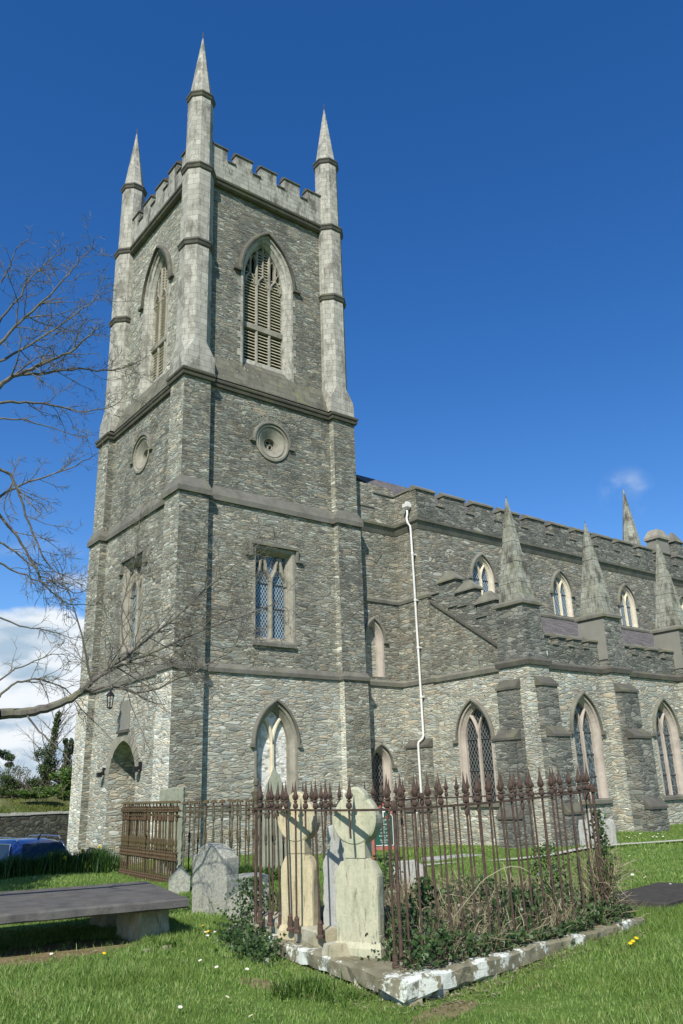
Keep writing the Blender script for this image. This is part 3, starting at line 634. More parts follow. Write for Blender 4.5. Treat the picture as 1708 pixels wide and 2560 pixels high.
def box4():
    mb=MB()
    panel(mb,S4,[(1.0,16.7),(1.0,26.75),(W-1,26.75),(W-1,16.7)],[belfry(S4,4.24)]); panel(mb,W4,[(1.0,16.7),(1.0,26.75),(WY-1,26.75),(WY-1,16.7)],[belfry(W4,4.33)])
    mb.add([(1,WY-P4,16.7),(W-1,WY-P4,16.7),(W-1,WY-P4,26.75),(1,WY-P4,26.75)],[(0,1,2,3)]); mb.add([(W-P4,1,16.7),(W-P4,WY-1,16.7),(W-P4,WY-1,26.75),(W-P4,1,26.75)],[(0,1,2,3)])
    mb.add([(1,1,26.7),(W-1,1,26.7),(W-1,WY-1,26.7),(1,WY-1,26.7)],[(0,1,2,3)])
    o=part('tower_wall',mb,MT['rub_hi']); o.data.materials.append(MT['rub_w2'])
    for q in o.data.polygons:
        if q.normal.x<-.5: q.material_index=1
box4()
def coping(mb,x0,x1,y0,y1,z,t=.12,pk=.10,e=.06,axis='x'):
    """weathered coping stone: flat drip edge, then a low ridge along the axis"""
    if axis=='x':
        ym=(y0+y1)/2; pr=[(y0-e,z),(y0-e,z+t*.55),(ym,z+t+pk),(y1+e,z+t*.55),(y1+e,z)]
        A=[(x0-e*.7,a,b) for a,b in pr]; B=[(x1+e*.7,a,b) for a,b in pr]
    else:
        xm=(x0+x1)/2; pr=[(x0-e,z),(x0-e,z+t*.55),(xm,z+t+pk),(x1+e,z+t*.55),(x1+e,z)]
        A=[(a,y0-e*.7,b) for a,b in pr]; B=[(a,y1+e*.7,b) for a,b in pr]
    mb.loft([A,B],True,True,True)
def tower_parapet():
    w=MB(); c=MB(); k=MB()
    for (x0,x1,y0,y1,ax) in ((1.2,W-1.2,.58,.90,'x'),(.58,.90,1.2,WY-1.2,'y'),(1.2,W-1.2,WY-.9,WY-.58,'x'),(W-.9,W-.58,1.2,WY-1.2,'y')):
        w.box(x0,x1,y0,y1,26.72,27.92)
        # cornice under it
        prof=[(0,26.38),(.10,26.44),(.13,26.52),(.06,26.56),(.16,26.62),(.18,26.70),(.02,26.78)]
        if ax=='x':
            yo,sg=(y0,-1) if y0<4 else (y1,1)
            k.loft([[(x,yo+sg*(d),z) for d,z in [(-.2,26.38)]+prof+[(-.2,26.80)]] for x in (x0,x1)],False)
        else:
            xo,sg=(x0,-1) if x0<4 else (x1,1)
            k.loft([[(xo+sg*d,y,z) for d,z in [(-.2,26.38)]+prof+[(-.2,26.80)]] for y in (y0,y1)],False)
        a,b=(x0,x1) if ax=='x' else (y0,y1); L=b-a; mw=.86; gw=(L-5*mw)/4
        for q in range(5):
            s0=a+q*(mw+gw); 
            if ax=='x': w.box(s0,s0+mw,y0+.002,y1-.002,27.92,28.52); coping(c,s0,s0+mw,y0,y1,28.52)
            else: w.box(x0+.002,x1-.002,s0,s0+mw,27.92,28.52); coping(c,x0,x1,s0,s0+mw,28.52,axis='y')
            if q<4:
                g0,g1=s0+mw,s0+mw+gw
                if ax=='x': coping(c,g0+.05,g1-.05,y0,y1,27.92,t=.08,pk=.04)
                else: coping(c,x0,x1,g0+.05,g1-.05,27.92,t=.08,pk=.04,axis='y')
    part('battlement',w,MT['ashlar_dk']); part('coping',c,MT['string']); part('cornice',k,MT['string'])
tower_parapet()
def octl(cx,cy,a,z): r=a/2/math.cos(math.pi/8); return [Vector((cx+r*math.cos(math.pi/8+k*math.pi/4),cy+r*math.sin(math.pi/8+k*math.pi/4),z)) for k in range(8)]
def turret(cx,cy,tip=34.5,tx=0,ty=0):
    mb=MB(); sx=1 if cx<4 else -1; sy=1 if cy<4 else -1
    # square base broached back to the octagon
    hb=.66
    sq=lambda h,z,c=0:[Vector((cx+a*h if abs(a)==1 else cx+a*h,cy+b*h if abs(b)==1 else cy+b*h,z)) for a,b in ((1,c),(c,1),(-c,1),(-1,c),(-1,-c),(-c,-1),(c,-1),(1,-c))]
    mb.loft([sq(hb,16.8,.999),sq(hb,17.45,.97),sq(hb-.02,18.1,.42)],True); mb.loft([sq(hb-.02,18.1,.42),octl(cx,cy,1.26,18.16)])
    mb.loft([octl(cx,cy,1.26,18.1),octl(cx,cy,1.24,26.7),octl(cx,cy,1.08,26.85),octl(cx,cy,1.04,30.6)],True,False,True)
    o=part('pinnacle',mb,MT['ashlar'])
    for z,a in ((22.62,1.25),(26.52,1.24),(30.55,1.04)):
        b=MB(); b.loft([octl(cx,cy,a-.02,z-.06),octl(cx,cy,a+.10,z+.0),octl(cx,cy,a+.17,z+.10),octl(cx,cy,a+.12,z+.12),octl(cx,cy,a+.20,z+.17),octl(cx,cy,a+.20,z+.23),octl(cx,cy,a-.06,z+.36)],True,True,True); part('moulded_band',b,MT['string'],o)
    s=MB(); s.loft([octl(cx,cy,.98,30.75),octl(cx+tx,cy+ty,.05,tip)],True,True,True); part('spire',s,MT['ashlar'],o)
    f=MB(); f.tube([(cx+tx,cy+ty,tip-.1),(cx+tx,cy+ty,tip+.42)],[.022,.008],5,True); f.box(cx+tx-.09,cx+tx+.09,cy+ty-.01,cy+ty+.01,tip+.2,tip+.22); part('finial',f,MT['copper'],o)
turret(.76,.76); turret(W-.74,.76,34.4); turret(.74,WY-.76,34.45,-.05,0); turret(W-.74,WY-.76,34.4)
# shallow weather marks: wall lamps, lantern, plaque
def wall_lamp(y,z):
    mb=MB(); mb.box(.20,.30,y-.05,y+.05,z-.05,z+.22); mb.box(.14,.20,y-.03,y+.03,z+.02,z+.07); mb.box(.0,.15,y-.09,y+.09,z-.12,z+.05); part('wall_lamp',mb,MT['black'])
wall_lamp(6.0,2.05); wall_lamp(2.75,2.12)
mb=MB(); mb.box(.265,.299,3.95,4.85,3.55,4.62); pl=part('plaque',mb,MT['render'])
mb=MB(); mb.box(.18,.30,3.9,4.9,3.44,3.52); part('ledge',mb,MT['string'],pl)
mb=MB(); mb.tube([(.3,4.4,5.0),(-.2,4.4,5.05),(-.32,4.4,4.95)],.025,5,True); la=part('lantern_bracket',mb,MT['black'])
mb=MB()
for a in range(6):
    an=a*math.pi/3; mb.tube([(-.32+.13*math.cos(an),4.4+.13*math.sin(an),4.78),(-.32+.09*math.cos(an),4.4+.09*math.sin(an),4.35)],.012,4,True)
mb.lathe([(.17,0),(.15,.06),(.03,.18)],(-.32,4.4,4.76),6); mb.lathe([(.03,0),(.10,.04),(.10,.07)],(-.32,4.4,4.28),6); part('lantern',mb,MT['black'],la)
# ---- nave and aisle ---------------------------------------------
NX=10.9; CY=-.9; AY=-6.4; AX=11.05; NE=48.0
FR=Fr('S',.6); FWn=Fr('W',NX); FC=Fr('S',CY); FA=Fr('S',AY); FAW=Fr('W',AX)
# recessed wall between tower and nave, two lancets half hidden by the tower
def lancet(F,c,w,bot,sp,h,s,stone,glassm,blind=None,gd=-.28):
    A=lambda o:arch(c,w,bot,sp,h,o,ob=0)
    mb=MB(); ring(mb,F,[(A(s),-.02),(A(s),.015),(A(s*.6),.015),(A(s*.1),gd*.6),(A(0),gd*.65),(A(0),gd-.04)]); o=part('lancet_window',mb,stone)
    g=MB(); fill(g,F,A(.02),gd); part('infill' if blind else 'glass',g,blind or glassm,o)
    H=MB(); hood(H,F,c,w,sp,h,s+.005,stop=.12,t=.09); part('hood_mould',H,MT['trim_dk'],o)
    return A(s)
h1=lancet(FR,9.40,.30,5.55,7.05,.62,.22,MT['pink'],None,MT['rub_lo']); h2=lancet(FR,9.46,.34,-.1,2.05,.55,.22,MT['pink'],MT['glass_dk'])
mb=MB(); panel(mb,FR,[(8.0,-2),(8.0,5.3),(NX,5.3),(NX,-2)],[h2]); part('link_wall',mb,MT['rub_lo'])
mb=MB(); panel(mb,FR,[(8.0,5.3),(8.0,14.05),(NX,14.05),(NX,5.3)],[h1]); part('link_wall',mb,MT['rub_nave'])
relieve(FR,9.35,10.0,.55,1.15,50,130,12,MT['rub_nave'])
# nave west wall
mb=MB(); panel(mb,FWn,[(CY,8.75),(CY,13.7),(.6,13.7),(.6,8.75)],[]); part('nave_wall',mb,MT['rub_nave'])
mb=MB(); mb.box(NX-.02,11.9,-1.22,.59,5.3,8.70); part('nave_wall',mb,MT['rub_nave'])
mb=MB(); mb.box(NX-.02,11.9,-1.22,.59,-2,5.299); part('nave_wall',mb,MT['rub_lo'])
# clerestory south wall with windows
holes=[]
for c in (14.74,20.36,25.86,31.4,37.0): holes.append(win2(FC,c,.53,8.92,10.05,.88,.20,MT['glass_lat'],MT['lime'],MT['cream'],gd=-.20,bars=1,wm=.085,stop=.10,sill=False))
mb=MB(); panel(mb,FC,[(NX,8.0),(NX,12.1),(NE,12.1),(NE,8.0)],holes); part('clerestory_wall',mb,MT['rub_nave'])
# cornice: hollow moulding around link wall, west wall, south wall
def run(path,prof,mat,name,parent=None):
    """moulding along an open plan path (x,y), outward to the right of travel; prof = (out,z)"""
    P=[Vector((a,b)) for a,b in path]; n=len(P); mb=MB(); secs=[]
    for i,p in enumerate(P):
        ds=[]
        if i>0: d=(P[i]-P[i-1]).normalized(); ds.append(Vector((d.y,-d.x)))
        if i<n-1: d=(P[i+1]-P[i]).normalized(); ds.append(Vector((d.y,-d.x)))
        m=ds[0] if len(ds)==1 else (ds[0]+ds[1])/(1+ds[0].dot(ds[1]))
        secs.append([(p.x+m.x*o,p.y+m.y*o,z) for o,z in prof])
    mb.loft(secs,False); mb.add(secs[0],[tuple(range(len(prof)))]); mb.add(secs[-1],[tuple(range(len(prof)))[::-1]])
    return part(name,mb,mat,parent)
path=[(8.2,.6),(NX,.6),(NX,CY),(NE,CY)]
run(path,[(-.05,11.78),(.02,11.80),(.10,11.98),(.12,12.06),(.20,12.12),(.22,12.22),(.0,12.32),(-.05,12.32)],MT['trim_dk'],'cornice')
run([(8.2,.6),(NX,.6),(NX,-1.22),(11.9,-1.22)],[(-.05,8.68),(.06,8.68),(.08,8.80),(-.03,8.95),(-.1,8.95)],MT['trim_dk'],'string_course')
run([(8.2,.6),(NX,.6),(NX,-1.22),(AX,-1.22),(AX,-5.5)],[(-.05,5.16),(.07,5.18),(.09,5.34),(-.03,5.46),(-.1,5.46)],MT['trim_dk'],'string_course')
# parapet with merlons
def nave_parapet():
    w=MB(); c=MB(); rg=random.Random(8)
    w.box(NX+.02,NE,CY+.02,CY+.40,12.2,13.05); w.box(NX+.02,NX+.40,CY+.40,.62,12.2,13.66); w.box(8.3,NX+.4,.62,1.0,12.2,12.95)
    coping(c,NX+.02,NX+.40,CY+.42,.70,13.66,axis='y',e=.07)
    w.box(9.75,NX+.02,.64,.98,12.95,13.66); coping(c,9.75,NX+.0,.62,1.0,13.66,e=.07)
    w.box(8.3,8.85,.64,.98,12.95,13.8); coping(c,8.86,9.70,.62,1.0,12.95,t=.1,pk=.04)
    x=NX+.02; n=0
    wd=[1.16]+[1.34]*30
    while x<NE-2:
        m=wd[n]; w.box(x,x+m,CY+.022,CY+.398,13.05,13.62); coping(c,x,x+m,CY+.02,CY+.40,13.62,t=.14,pk=.12,e=.07)
        g=.56; coping(c,x+m+.04,x+m+g-.04,CY+.02,CY+.40,13.05,t=.09,pk=.05,e=.05); x+=m+g; n+=1
    part('battlement',w,MT['rub_par']); part('coping',c,MT['trim_dk'])
nave_parapet()
# main roof
mb=MB(); mb.loft([[(11.2,CY+.4,12.9),(NE,CY+.4,12.9)],[(11.2,4.3,16.25),(NE,4.3,16.25)],[(11.2,9.5,12.9),(NE,9.5,12.9)]],False); mb.add([(11.2,CY+.4,12.9),(11.2,4.3,16.25),(11.2,9.5,12.9)],[(0,1,2)]); part('roof',mb,MT['slate'])
mb=MB(); mb.loft([[(8.4,1.0,12.6),(11.25,1.0,12.6)],[(8.4,4.3,16.20),(11.25,4.3,16.20)],[(8.4,8,12.9),(11.25,8,12.9)]],False); part('roof',mb,MT['slate'])
mb=MB(); mb.box(NX+.3,NE,9.2,9.5,-2,13.2); mb.box(NE-.4,NE,CY,9.5,-2,13.2); mb.box(8.3,NX+.4,7.6,8.0,-2,12.9); part('nave_wall',mb,MT['rub_nave'])
# aisle: lean-to roof, west wall with raking battlements, south wall
mb=MB(); mb.loft([[(AX+.2,CY-.01,8.72),(NE,CY-.01,8.72)],[(AX+.2,AY+.30,5.15),(NE,AY+.30,5.15)]],False); part('aisle_roof',mb,MT['slate'])
run([(AX+.25,CY),(NE,CY)],[(-.02,8.70),(.10,8.70),(.12,8.80),(.0,8.90)],MT['trim_dk'],'flashing')
haw=win2(FAW,-3.12,.66,.60,2.85,1.16,.22,MT['glass_dk'],MT['pink'],MT['pink'],gd=-.27,bars=2,wm=.10,stop=.12)
mb=MB(); panel(mb,FAW,[(-5.6,-2),(-5.6,5.3),(-1.0,5.3),(-1.0,-2)],[haw]); part('aisle_wall',mb,MT['rub_lo'])
rake=lambda y:8.50+(y+1.3)*.690
mb=MB(); panel(mb,FAW,[(-5.6,5.3),(-5.6,rake(-5.6)),(-1.2,rake(-1.2)),(-1.2,5.3)],[]); part('aisle_wall',mb,MT['rub_nave'])
mb=MB(); A=[(AX-.07,-1.15,rake(-1.15)-.08),(AX+.4,-1.15,rake(-1.15)-.08),(AX+.4,-1.15,rake(-1.15)+.05),(AX-.07,-1.15,rake(-1.15)+.03)]; B=[(x,-5.55,z+rake(-5.55)-rake(-1.15)) for x,y,z in A]; mb.loft([A,B],True,True,True); part('raking_string',mb,MT['string'])
def rak_par():
    w=MB(); c=MB(); X0,X1=AX+.035,AX+.42
    # stepped: (y0,y1,top) sills and taller merlons with four-sided caps
    for y0,y1,zt,mer in ((-1.72,-1.2,8.78,0),(-2.72,-1.72,9.16,1),(-2.73,-2.2,8.06,0),(-3.22,-2.73,7.98,0),(-3.70,-2.72,8.55,1),(-4.22,-3.70,7.36,0),(-4.72,-3.74,7.88,1),(-5.5,-4.72,6.70,0)):
        zb=rake(y0)-.05
        w.box(X0+(.006 if mer else 0),X1-(.006 if mer else 0),y0,y1,zb,zt)
        if mer:
            ym=(y0+y1)/2; e=.08; q=[(X0-e,y0-e),(X1+e,y0-e),(X1+e,y1+e),(X0-e,y1+e)]
            c.loft([[(x,y,zt) for x,y in q],[(x,y,zt+.06) for x,y in q],[((x-(X0+X1)/2)*.12+(X0+X1)/2,(y-ym)*.25+ym,zt+.46) for x,y in q]],True,True,True)
        else: coping(c,X0,X1,y0+.03,y1-.03,zt,t=.07,pk=.04,e=.06,axis='y')
        part('coping',c,MT['trim_dk']); c=MB()
    part('battlement',w,MT['rub_par'])
rak_par()
BAYS=[(10.02,11.10),(14.80,15.95),(20.10,21.25),(25.4,26.55)]
hl=[]
for c in (13.43,18.66,23.9,29.1): hl.append(win2(FA,c,.61,.60,2.92,1.08,.23,MT['glass_rnd'],MT['pink'],MT['pink'],gd=-.27,bars=3,wm=.10,stop=.10))
mb=MB(); panel(mb,FA,[(10.6,-2),(10.6,5.12),(NE,5.12),(NE,-2)],hl); part('aisle_wall',mb,MT['rub_lo'])
mb=MB(); mb.box(10.6,NE,AY,AY+.4,5.12,6.0); 
cp=MB(); rg=random.Random(5)
for k in range(6):
    x0=BAYS[k][1] if k<4 else 26.55+5.3*(k-3)-0; x1=BAYS[k+1][0] if k<3 else x0+4.15
    n=4; pitch=(x1-x0)/n
    for q in range(n):
        a=x0+q*pitch+.36; b=x0+(q+1)*pitch-.05 if q<n-1 else x1; a2=x0+q*pitch
        mb.box(a,b,AY+.003,AY+.397,6.0,6.28); cp=MB(); coping(cp,a,b,AY,AY+.4,6.28,t=.12,pk=.08,e=.06); part('coping',cp,MT['trim_dk']); cp=MB(); coping(cp,a2+.06,a-.06,AY,AY+.4,5.99,t=.08,pk=.04,e=.05); part('coping',cp,MT['trim_dk'])
part('battlement',mb,MT['rub_par'])
def block(i,x0,x1):
    y0,y1=-6.86,-5.5
    X0,X1,Y0,Y1=x0,x1,y0,y1; x1-=.10; y1-=.12; x0+=.03; y0+=.03
    hi=MB(); hi.loft([[(X0,Y0,5.299),(X1,Y0,5.299),(X1,Y1,5.299),(X0,Y1,5.299)],[(x0,y0,7.22),(x1,y0,7.22),(x1,y1,7.22),(x0,y1,7.22)]],True,True,True); b=part('pier',hi,MT['rub_block'])
    lo=MB(); lo.box(X0,X1,Y0,Y1,-2,5.298); part('pier_base',lo,MT['rub_lo'],b)
    if i: 
        r=MB(); r.loft([[(X0-.02,Y0+.05,5.6),(X0-.02,Y1,5.6),(x0-.012,y1,7.2),(x0-.012,y0+.02,7.2)],[(X0+.1,Y0+.05,5.6),(X0+.1,Y1,5.6),(x0+.1,y1,7.2),(x0+.1,y0+.02,7.2)]],True,True,True); part('rendered_side',r,MT['render'],b)
    c=MB(); e=.09; q=lambda e,z:[(x0-e,y0-e,z),(x1+e,y0-e,z),(x1+e,y1+e,z),(x0-e,y1+e,z)]
    c.loft([q(0,7.2),q(e,7.24),q(e,7.34),q(.02,7.42)],True,True,True); part('cap',c,MT['trim_dk'],b)
    p=MB(); cx,cy=(x0+x1)/2,(y0+y1)/2; hx,hy=(x1-x0)/2-.085,(y1-y0)/2-.10
    # square pyramid in four slightly stepped lifts
    tipz=11.45-.15*(i==1); zs=[7.38,8.1,8.9,9.7,10.3,tipz]; 
    def sq(z,g=0): t=(z-7.38)/(tipz-7.38); k=(1-t)**.96; return [Vector((cx+a*(hx*k+.015+g),cy+b_*(hy*k+.015+g),z)) for a,b_ in ((-1,-1),(1,-1),(1,1),(-1,1))]
    ls=[]
    for a,b_ in zip(zs[:-1],zs[1:]): ls+= [sq(a,.012 if a>7.4 else 0),sq(b_,0)]
    p.loft(ls,True,True,True); sp=part('pinnacle',p,MT['pyr'],b); f=MB(); f.tube([(cx,cy,tipz-.1),(cx,cy,tipz+.12)],.012,4,True); part('finial',f,MT['copper'],b)
    # battlement returns at the foot
    return b
for i,(a,b) in enumerate(BAYS): block(i,a,b)
pth=[(AX,-5.5),(10.02,-5.5),(10.02,-6.86),(11.10,-6.86),(11.10,AY)]
for a,b in BAYS[1:]: pth+=[(a,AY),(a,-6.86),(b,-6.86),(b,AY)]
pth+=[(NE,AY)]
run(pth,[(-.05,5.06),(.07,5.08),(.10,5.24),(-.02,5.36),(-.1,5.36)],MT['string'],'string_course')
def buttress(x0,x1,face,tiers,yb=None,mat='rub_block'):
    """tiers: list of (top z, projection plane) with sloping slate weatherings"""
    mb=MB(); wts=[]; zb=-2
    for k,(zt,pl) in enumerate(tiers):
        wt=MB(); wts.append(wt)
        nxt=tiers[k+1][1] if k+1<len(tiers) else yb
        if face=='S':
            mb.box(x0,x1,pl,yb+.02,zb,zt); wt.loft([[(x,nxt,zt+.30),(x,pl-.04,zt+.02),(x,pl-.04,zt-.06),(x,nxt,zt-.04)] for x in (x0-.04,x1+.04)],True,True,True)
        else:
            mb.box(pl,yb+.02,x0,x1,zb,zt); wt.loft([[(nxt,x,zt+.30),(pl-.04,x,zt+.02),(pl-.04,x,zt-.06),(nxt,x,zt-.04)] for x in (x0-.04,x1+.04)],True,True,True)
        zb=zt
    o=part('buttress',mb,MT[mat])
    for wt in wts: part('weathering',wt,MT['string'],o)
S1=[(.25,-7.62),(2.70,-7.42),(4.40,-7.12)]
buttress(10.28,11.12,'S',S1,-6.86)
buttress(-6.38,-5.52,'W',[(.15,9.25),(2.65,9.45),(4.35,9.78)],10.02)
for a,b in BAYS[1:]: buttress(a+.08,b-.02,'S',S1,-6.86)
buttress(-.95,.35,'W',[(.35,10.38),(2.75,10.62)],NX,'rub_mid')
# gable wall fragment behind, far tower pinnacle, chimney blocks
mb=MB(); cx,cy=39.2,6.5; mb.loft([octl(cx,cy,1.35,14),octl(cx,cy,1.15,17.6),octl(cx,cy,.05,21.75)],True,True,True); part('stair_spire',mb,MT['pyr'])
mb=MB(); mb.box(31.9,33.0,.2,1.0,13.2,15.1); o=part('chimney',mb,MT['render']); mb=MB(); mb.loft([[(31.8,.1,15.1),(33.1,.1,15.1),(33.1,1.1,15.1),(31.8,1.1,15.1)],[(31.8,.1,15.25),(33.1,.1,15.25),(33.1,1.1,15.25),(31.8,1.1,15.25)],[(32.1,.3,15.75),(32.8,.3,15.75),(32.8,.9,15.75),(32.1,.9,15.75)]],True,True,True); part('chimney_cap',mb,MT['trim'],o)
mb=MB(); mb.box(34.3,35.2,.5,1.2,13.2,15.35); o=part('turret_stub',mb,MT['rub_par']); mb=MB(); mb.loft([[(34.2,.4,15.35),(35.3,.4,15.35),(35.3,1.3,15.35),(34.2,1.3,15.35)],[(34.7,.8,16.1),(34.8,.8,16.1),(34.8,.9,16.1),(34.7,.9,16.1)]],True,True,True); part('turret_cap',mb,MT['trim_dk'],o)
# drainpipe: hopper, swan neck, long fall, second swan neck
mb=MB(); X=NX-.16
mb.tube([(X,-.46,12.9),(X,-.46,12.55),(X-.04,-.44,12.35),(X-.10,-.55,12.1),(X-.10,-.70,11.9),(X-.10,-.72,11.7),(X-.04,-.67,9.5),(X,-.62,8.6),(X,-.62,3.15),(X-.05,-.60,3.03),(X-.17,-.50,2.90),(X-.19,-.48,2.8),(X-.19,-.50,.5),(X-.25,-.44,.36),(X-.42,-.38,.24),(X-.44,-.38,-.9)],.048,10,True); dp=part('drainpipe',mb,MT['white'],smooth=True)
mb=MB(); mb.lathe([(.10,0),(.13,.03),(.20,.10),(.20,.26)],(X,-.46,12.75),4,ph=math.pi/4); mb.box(X-.05,NX,-.51,-.41,13.0,13.12); part('hopper',mb,MT['white'],dp)
mb=MB()
for z in (10.6,8.6,6.6,4.6): mb.lathe([(.052,0),(.064,.02),(.064,.10),(.052,.12)],(X if z<9 else X-.07,-.62 if z<9 else -.695,z),10); mb.box(X,NX,-.70,-.54,z+.03,z+.08)
part('pipe_collar',mb,MT['white'],dp)
for x in (11.32,16.15):
    mb=MB(); mb.lathe([(.05,0),(.12,.05),(.13,.2)],(x,AY-.16,5.46),4,ph=math.pi/4); o=part('rain_hopper',mb,MT['white']); q=MB(); q.tube([(x,AY-.16,5.5),(x,AY-.16,5.0),(x,AY-.07,4.85),(x+.02,AY-.06,4.3)],.035,8,True); part('downpipe_stub',q,MT['white'],o)
    q=MB(); q.box(x-.07,x+.07,AY-.14,AY-.0,5.78,6.05); part('outlet',q,MT['lead'],o)
mb=MB(); mb.loft([[(17.25+a,AY-.0,1.42+b) for a,b in ((-.13,.18),(.13,.18),(.13,-.05),(0,-.2),(-.13,-.05))],[(17.25+a,AY-.09,1.42+b) for a,b in ((-.13,.18),(.13,.18),(.13,-.05),(0,-.2),(-.13,-.05))]],True,True,True); o=part('alarm_box',mb,MT['white'])
mb=MB(); mb.box(17.18,17.32,AY-.096,AY-.09,1.36,1.5); part('badge',mb,MT['lead'],o)
# ================================================================== church notice board
def text(body,size,loc,T,mat,parent,name='lettering'):
    cu=bpy.data.curves.new(name,'FONT'); cu.body=body; cu.size=size; cu.align_x='CENTER'; cu.extrude=.002; cu.resolution_u=2
    o=bpy.data.objects.new(name,cu); sc.collection.objects.link(o); bpy.context.view_layer.update()
    dg=bpy.context.evaluated_depsgraph_get(); me=bpy.data.meshes.new_from_object(o.evaluated_get(dg)); bpy.data.objects.remove(o); bpy.data.curves.remove(cu)
    n=bpy.data.objects.new(name,me); me.materials.append(mat); sc.collection.objects.link(n); n.parent=parent; n.matrix_local=T@Matrix.Translation(loc)@Matrix.Rotation(R(90),4,'X'); return n
MT['red']=plain('faded_red_timber',(.30,.085,.06),var=.3,stain=.35,stc=(.45,.35,.3),sc_=5); MT['green']=plain('green_board',(.012,.075,.05),var=.1,stain=0,rough=.5); MT['wht']=plain('white_lettering',(.75,.75,.72),var=.05,stain=0); MT['redp']=plain('red_paint',(.5,.05,.04),var=.05,stain=0)
def notice():
    n=empty('notice_board',(4.08,-5.78,0),R(-40)); tag(n,'green notice board with white lettering on faded red posts beside the link wall','notice board')
    zb=gh(4.08,-5.78)
    f=MB(); f.box(-.36,-.29,-.05,.04,zb-.1,.45); f.box(.29,.36,-.05,.04,zb-.1,.42); 
    f.box(-.29,.29,-.045,.035,-.52,-.43); f.loft([[(-.40,y,.36),(0,y,.78),(.40,y,.36),(.34,y,.36),(0,y,.70),(-.34,y,.36)] for y in (-.07,.05)],True,True,True); f.build('frame',MT['red'],n)
    b=MB(); b.loft([[(-.285,y,-.42),(-.285,y,.40),(0,y,.68),(.285,y,.40),(.285,y,-.42)] for y in (.02,-.03)],True,True,True); b.build('board',MT['green'],n)
    e=MB()
    L=[(-.27,-.40),(-.27,.385),(0,.65),(.27,.385),(.27,-.40)]
    for a,c in zip(L,L[1:]+L[:1]):
        e.tube([(a[0],-.033,a[1]),(c[0],-.033,c[1])],.010,4,True)
    e.build('white_trim',MT['wht'],n)
    c=MB(); c.box(-.012,.012,-.04,-.03,.36,.60); c.box(-.06,.06,-.041,-.031,.50,.53); c.build('cross',MT['wht'],n)
    c=MB(); c.box(-.15,-.07,-.038,-.03,.33,.40); c.box(.07,.15,-.038,-.03,.33,.40); c.build('red_badge',MT['redp'],n)
    T=Matrix.Identity(4)
    for s,z,sz in (('PARISH CHURCH',.27,.052),('OF',.215,.045),('the Holy',.155,.055),('Dean',.085,.05),('Rev. Dean H',.03,.042),('Dio',-.025,.045),('The Rev. H',-.075,.042),('SUNDAY SERV',-.16,.045),('11.30',-.21,.045),('TELEPHONE',-.275,.045),('028 446 1',-.33,.045),('at services',-.38,.035)): text(s,sz,(0,-.034,z),T,MT['wht'],n)
notice()
# ================================================================== graveyard
def slabstone(name,pts,th,loc,rz,mat,label,cat='headstone',tilt=0,lean=0,group=None,chamf=.012,rough=.012,seed=1,extra=None):
    """upright stone: outline pts (u,z) in its own plane, thickness th"""
    o=empty(name,loc,rz); o.rotation_euler=(lean,tilt,rz); tag(o,label,cat,group); rg=random.Random(seed)
    P=[]; n=len(pts)
    for i in range(n):
        a,b=pts[i],pts[(i+1)%n]; L=math.hypot(b[0]-a[0],b[1]-a[1]); k=max(1,int(L/.07))
        for q in range(k):
            t=q/k; P.append((a[0]+(b[0]-a[0])*t+rg.uniform(-rough,rough)*(t>0),a[1]+(b[1]-a[1])*t+rg.uniform(-rough,rough)*(t>0)))
    cx=sum(p[0] for p in P)/len(P); cz=sum(p[1] for p in P)/len(P)
    ins=lambda k:[(p[0]+(cx-p[0])*k,p[1]+(cz-p[1])*k) for p in P]
    mb=MB(); 
    s=[[(u,th/2,z) for u,z in ins(.03)],[(u,th/2-chamf,z) for u,z in P],[(u,-th/2+chamf,z) for u,z in P],[(u,-th/2,z) for u,z in ins(.03)]]
    mb.loft(s,True); 
    for l,y in ((s[0],th/2),(s[-1],-th/2)):
        tr=tessellate_polygon([[Vector((q[0],q[2],0)) for q in l]]); mb.add(l,[tuple(t) for t in tr])
    mb.build('stone',mat,o); return o
WEST=R(-90)   # front (-Y side) turned to face west (-X)
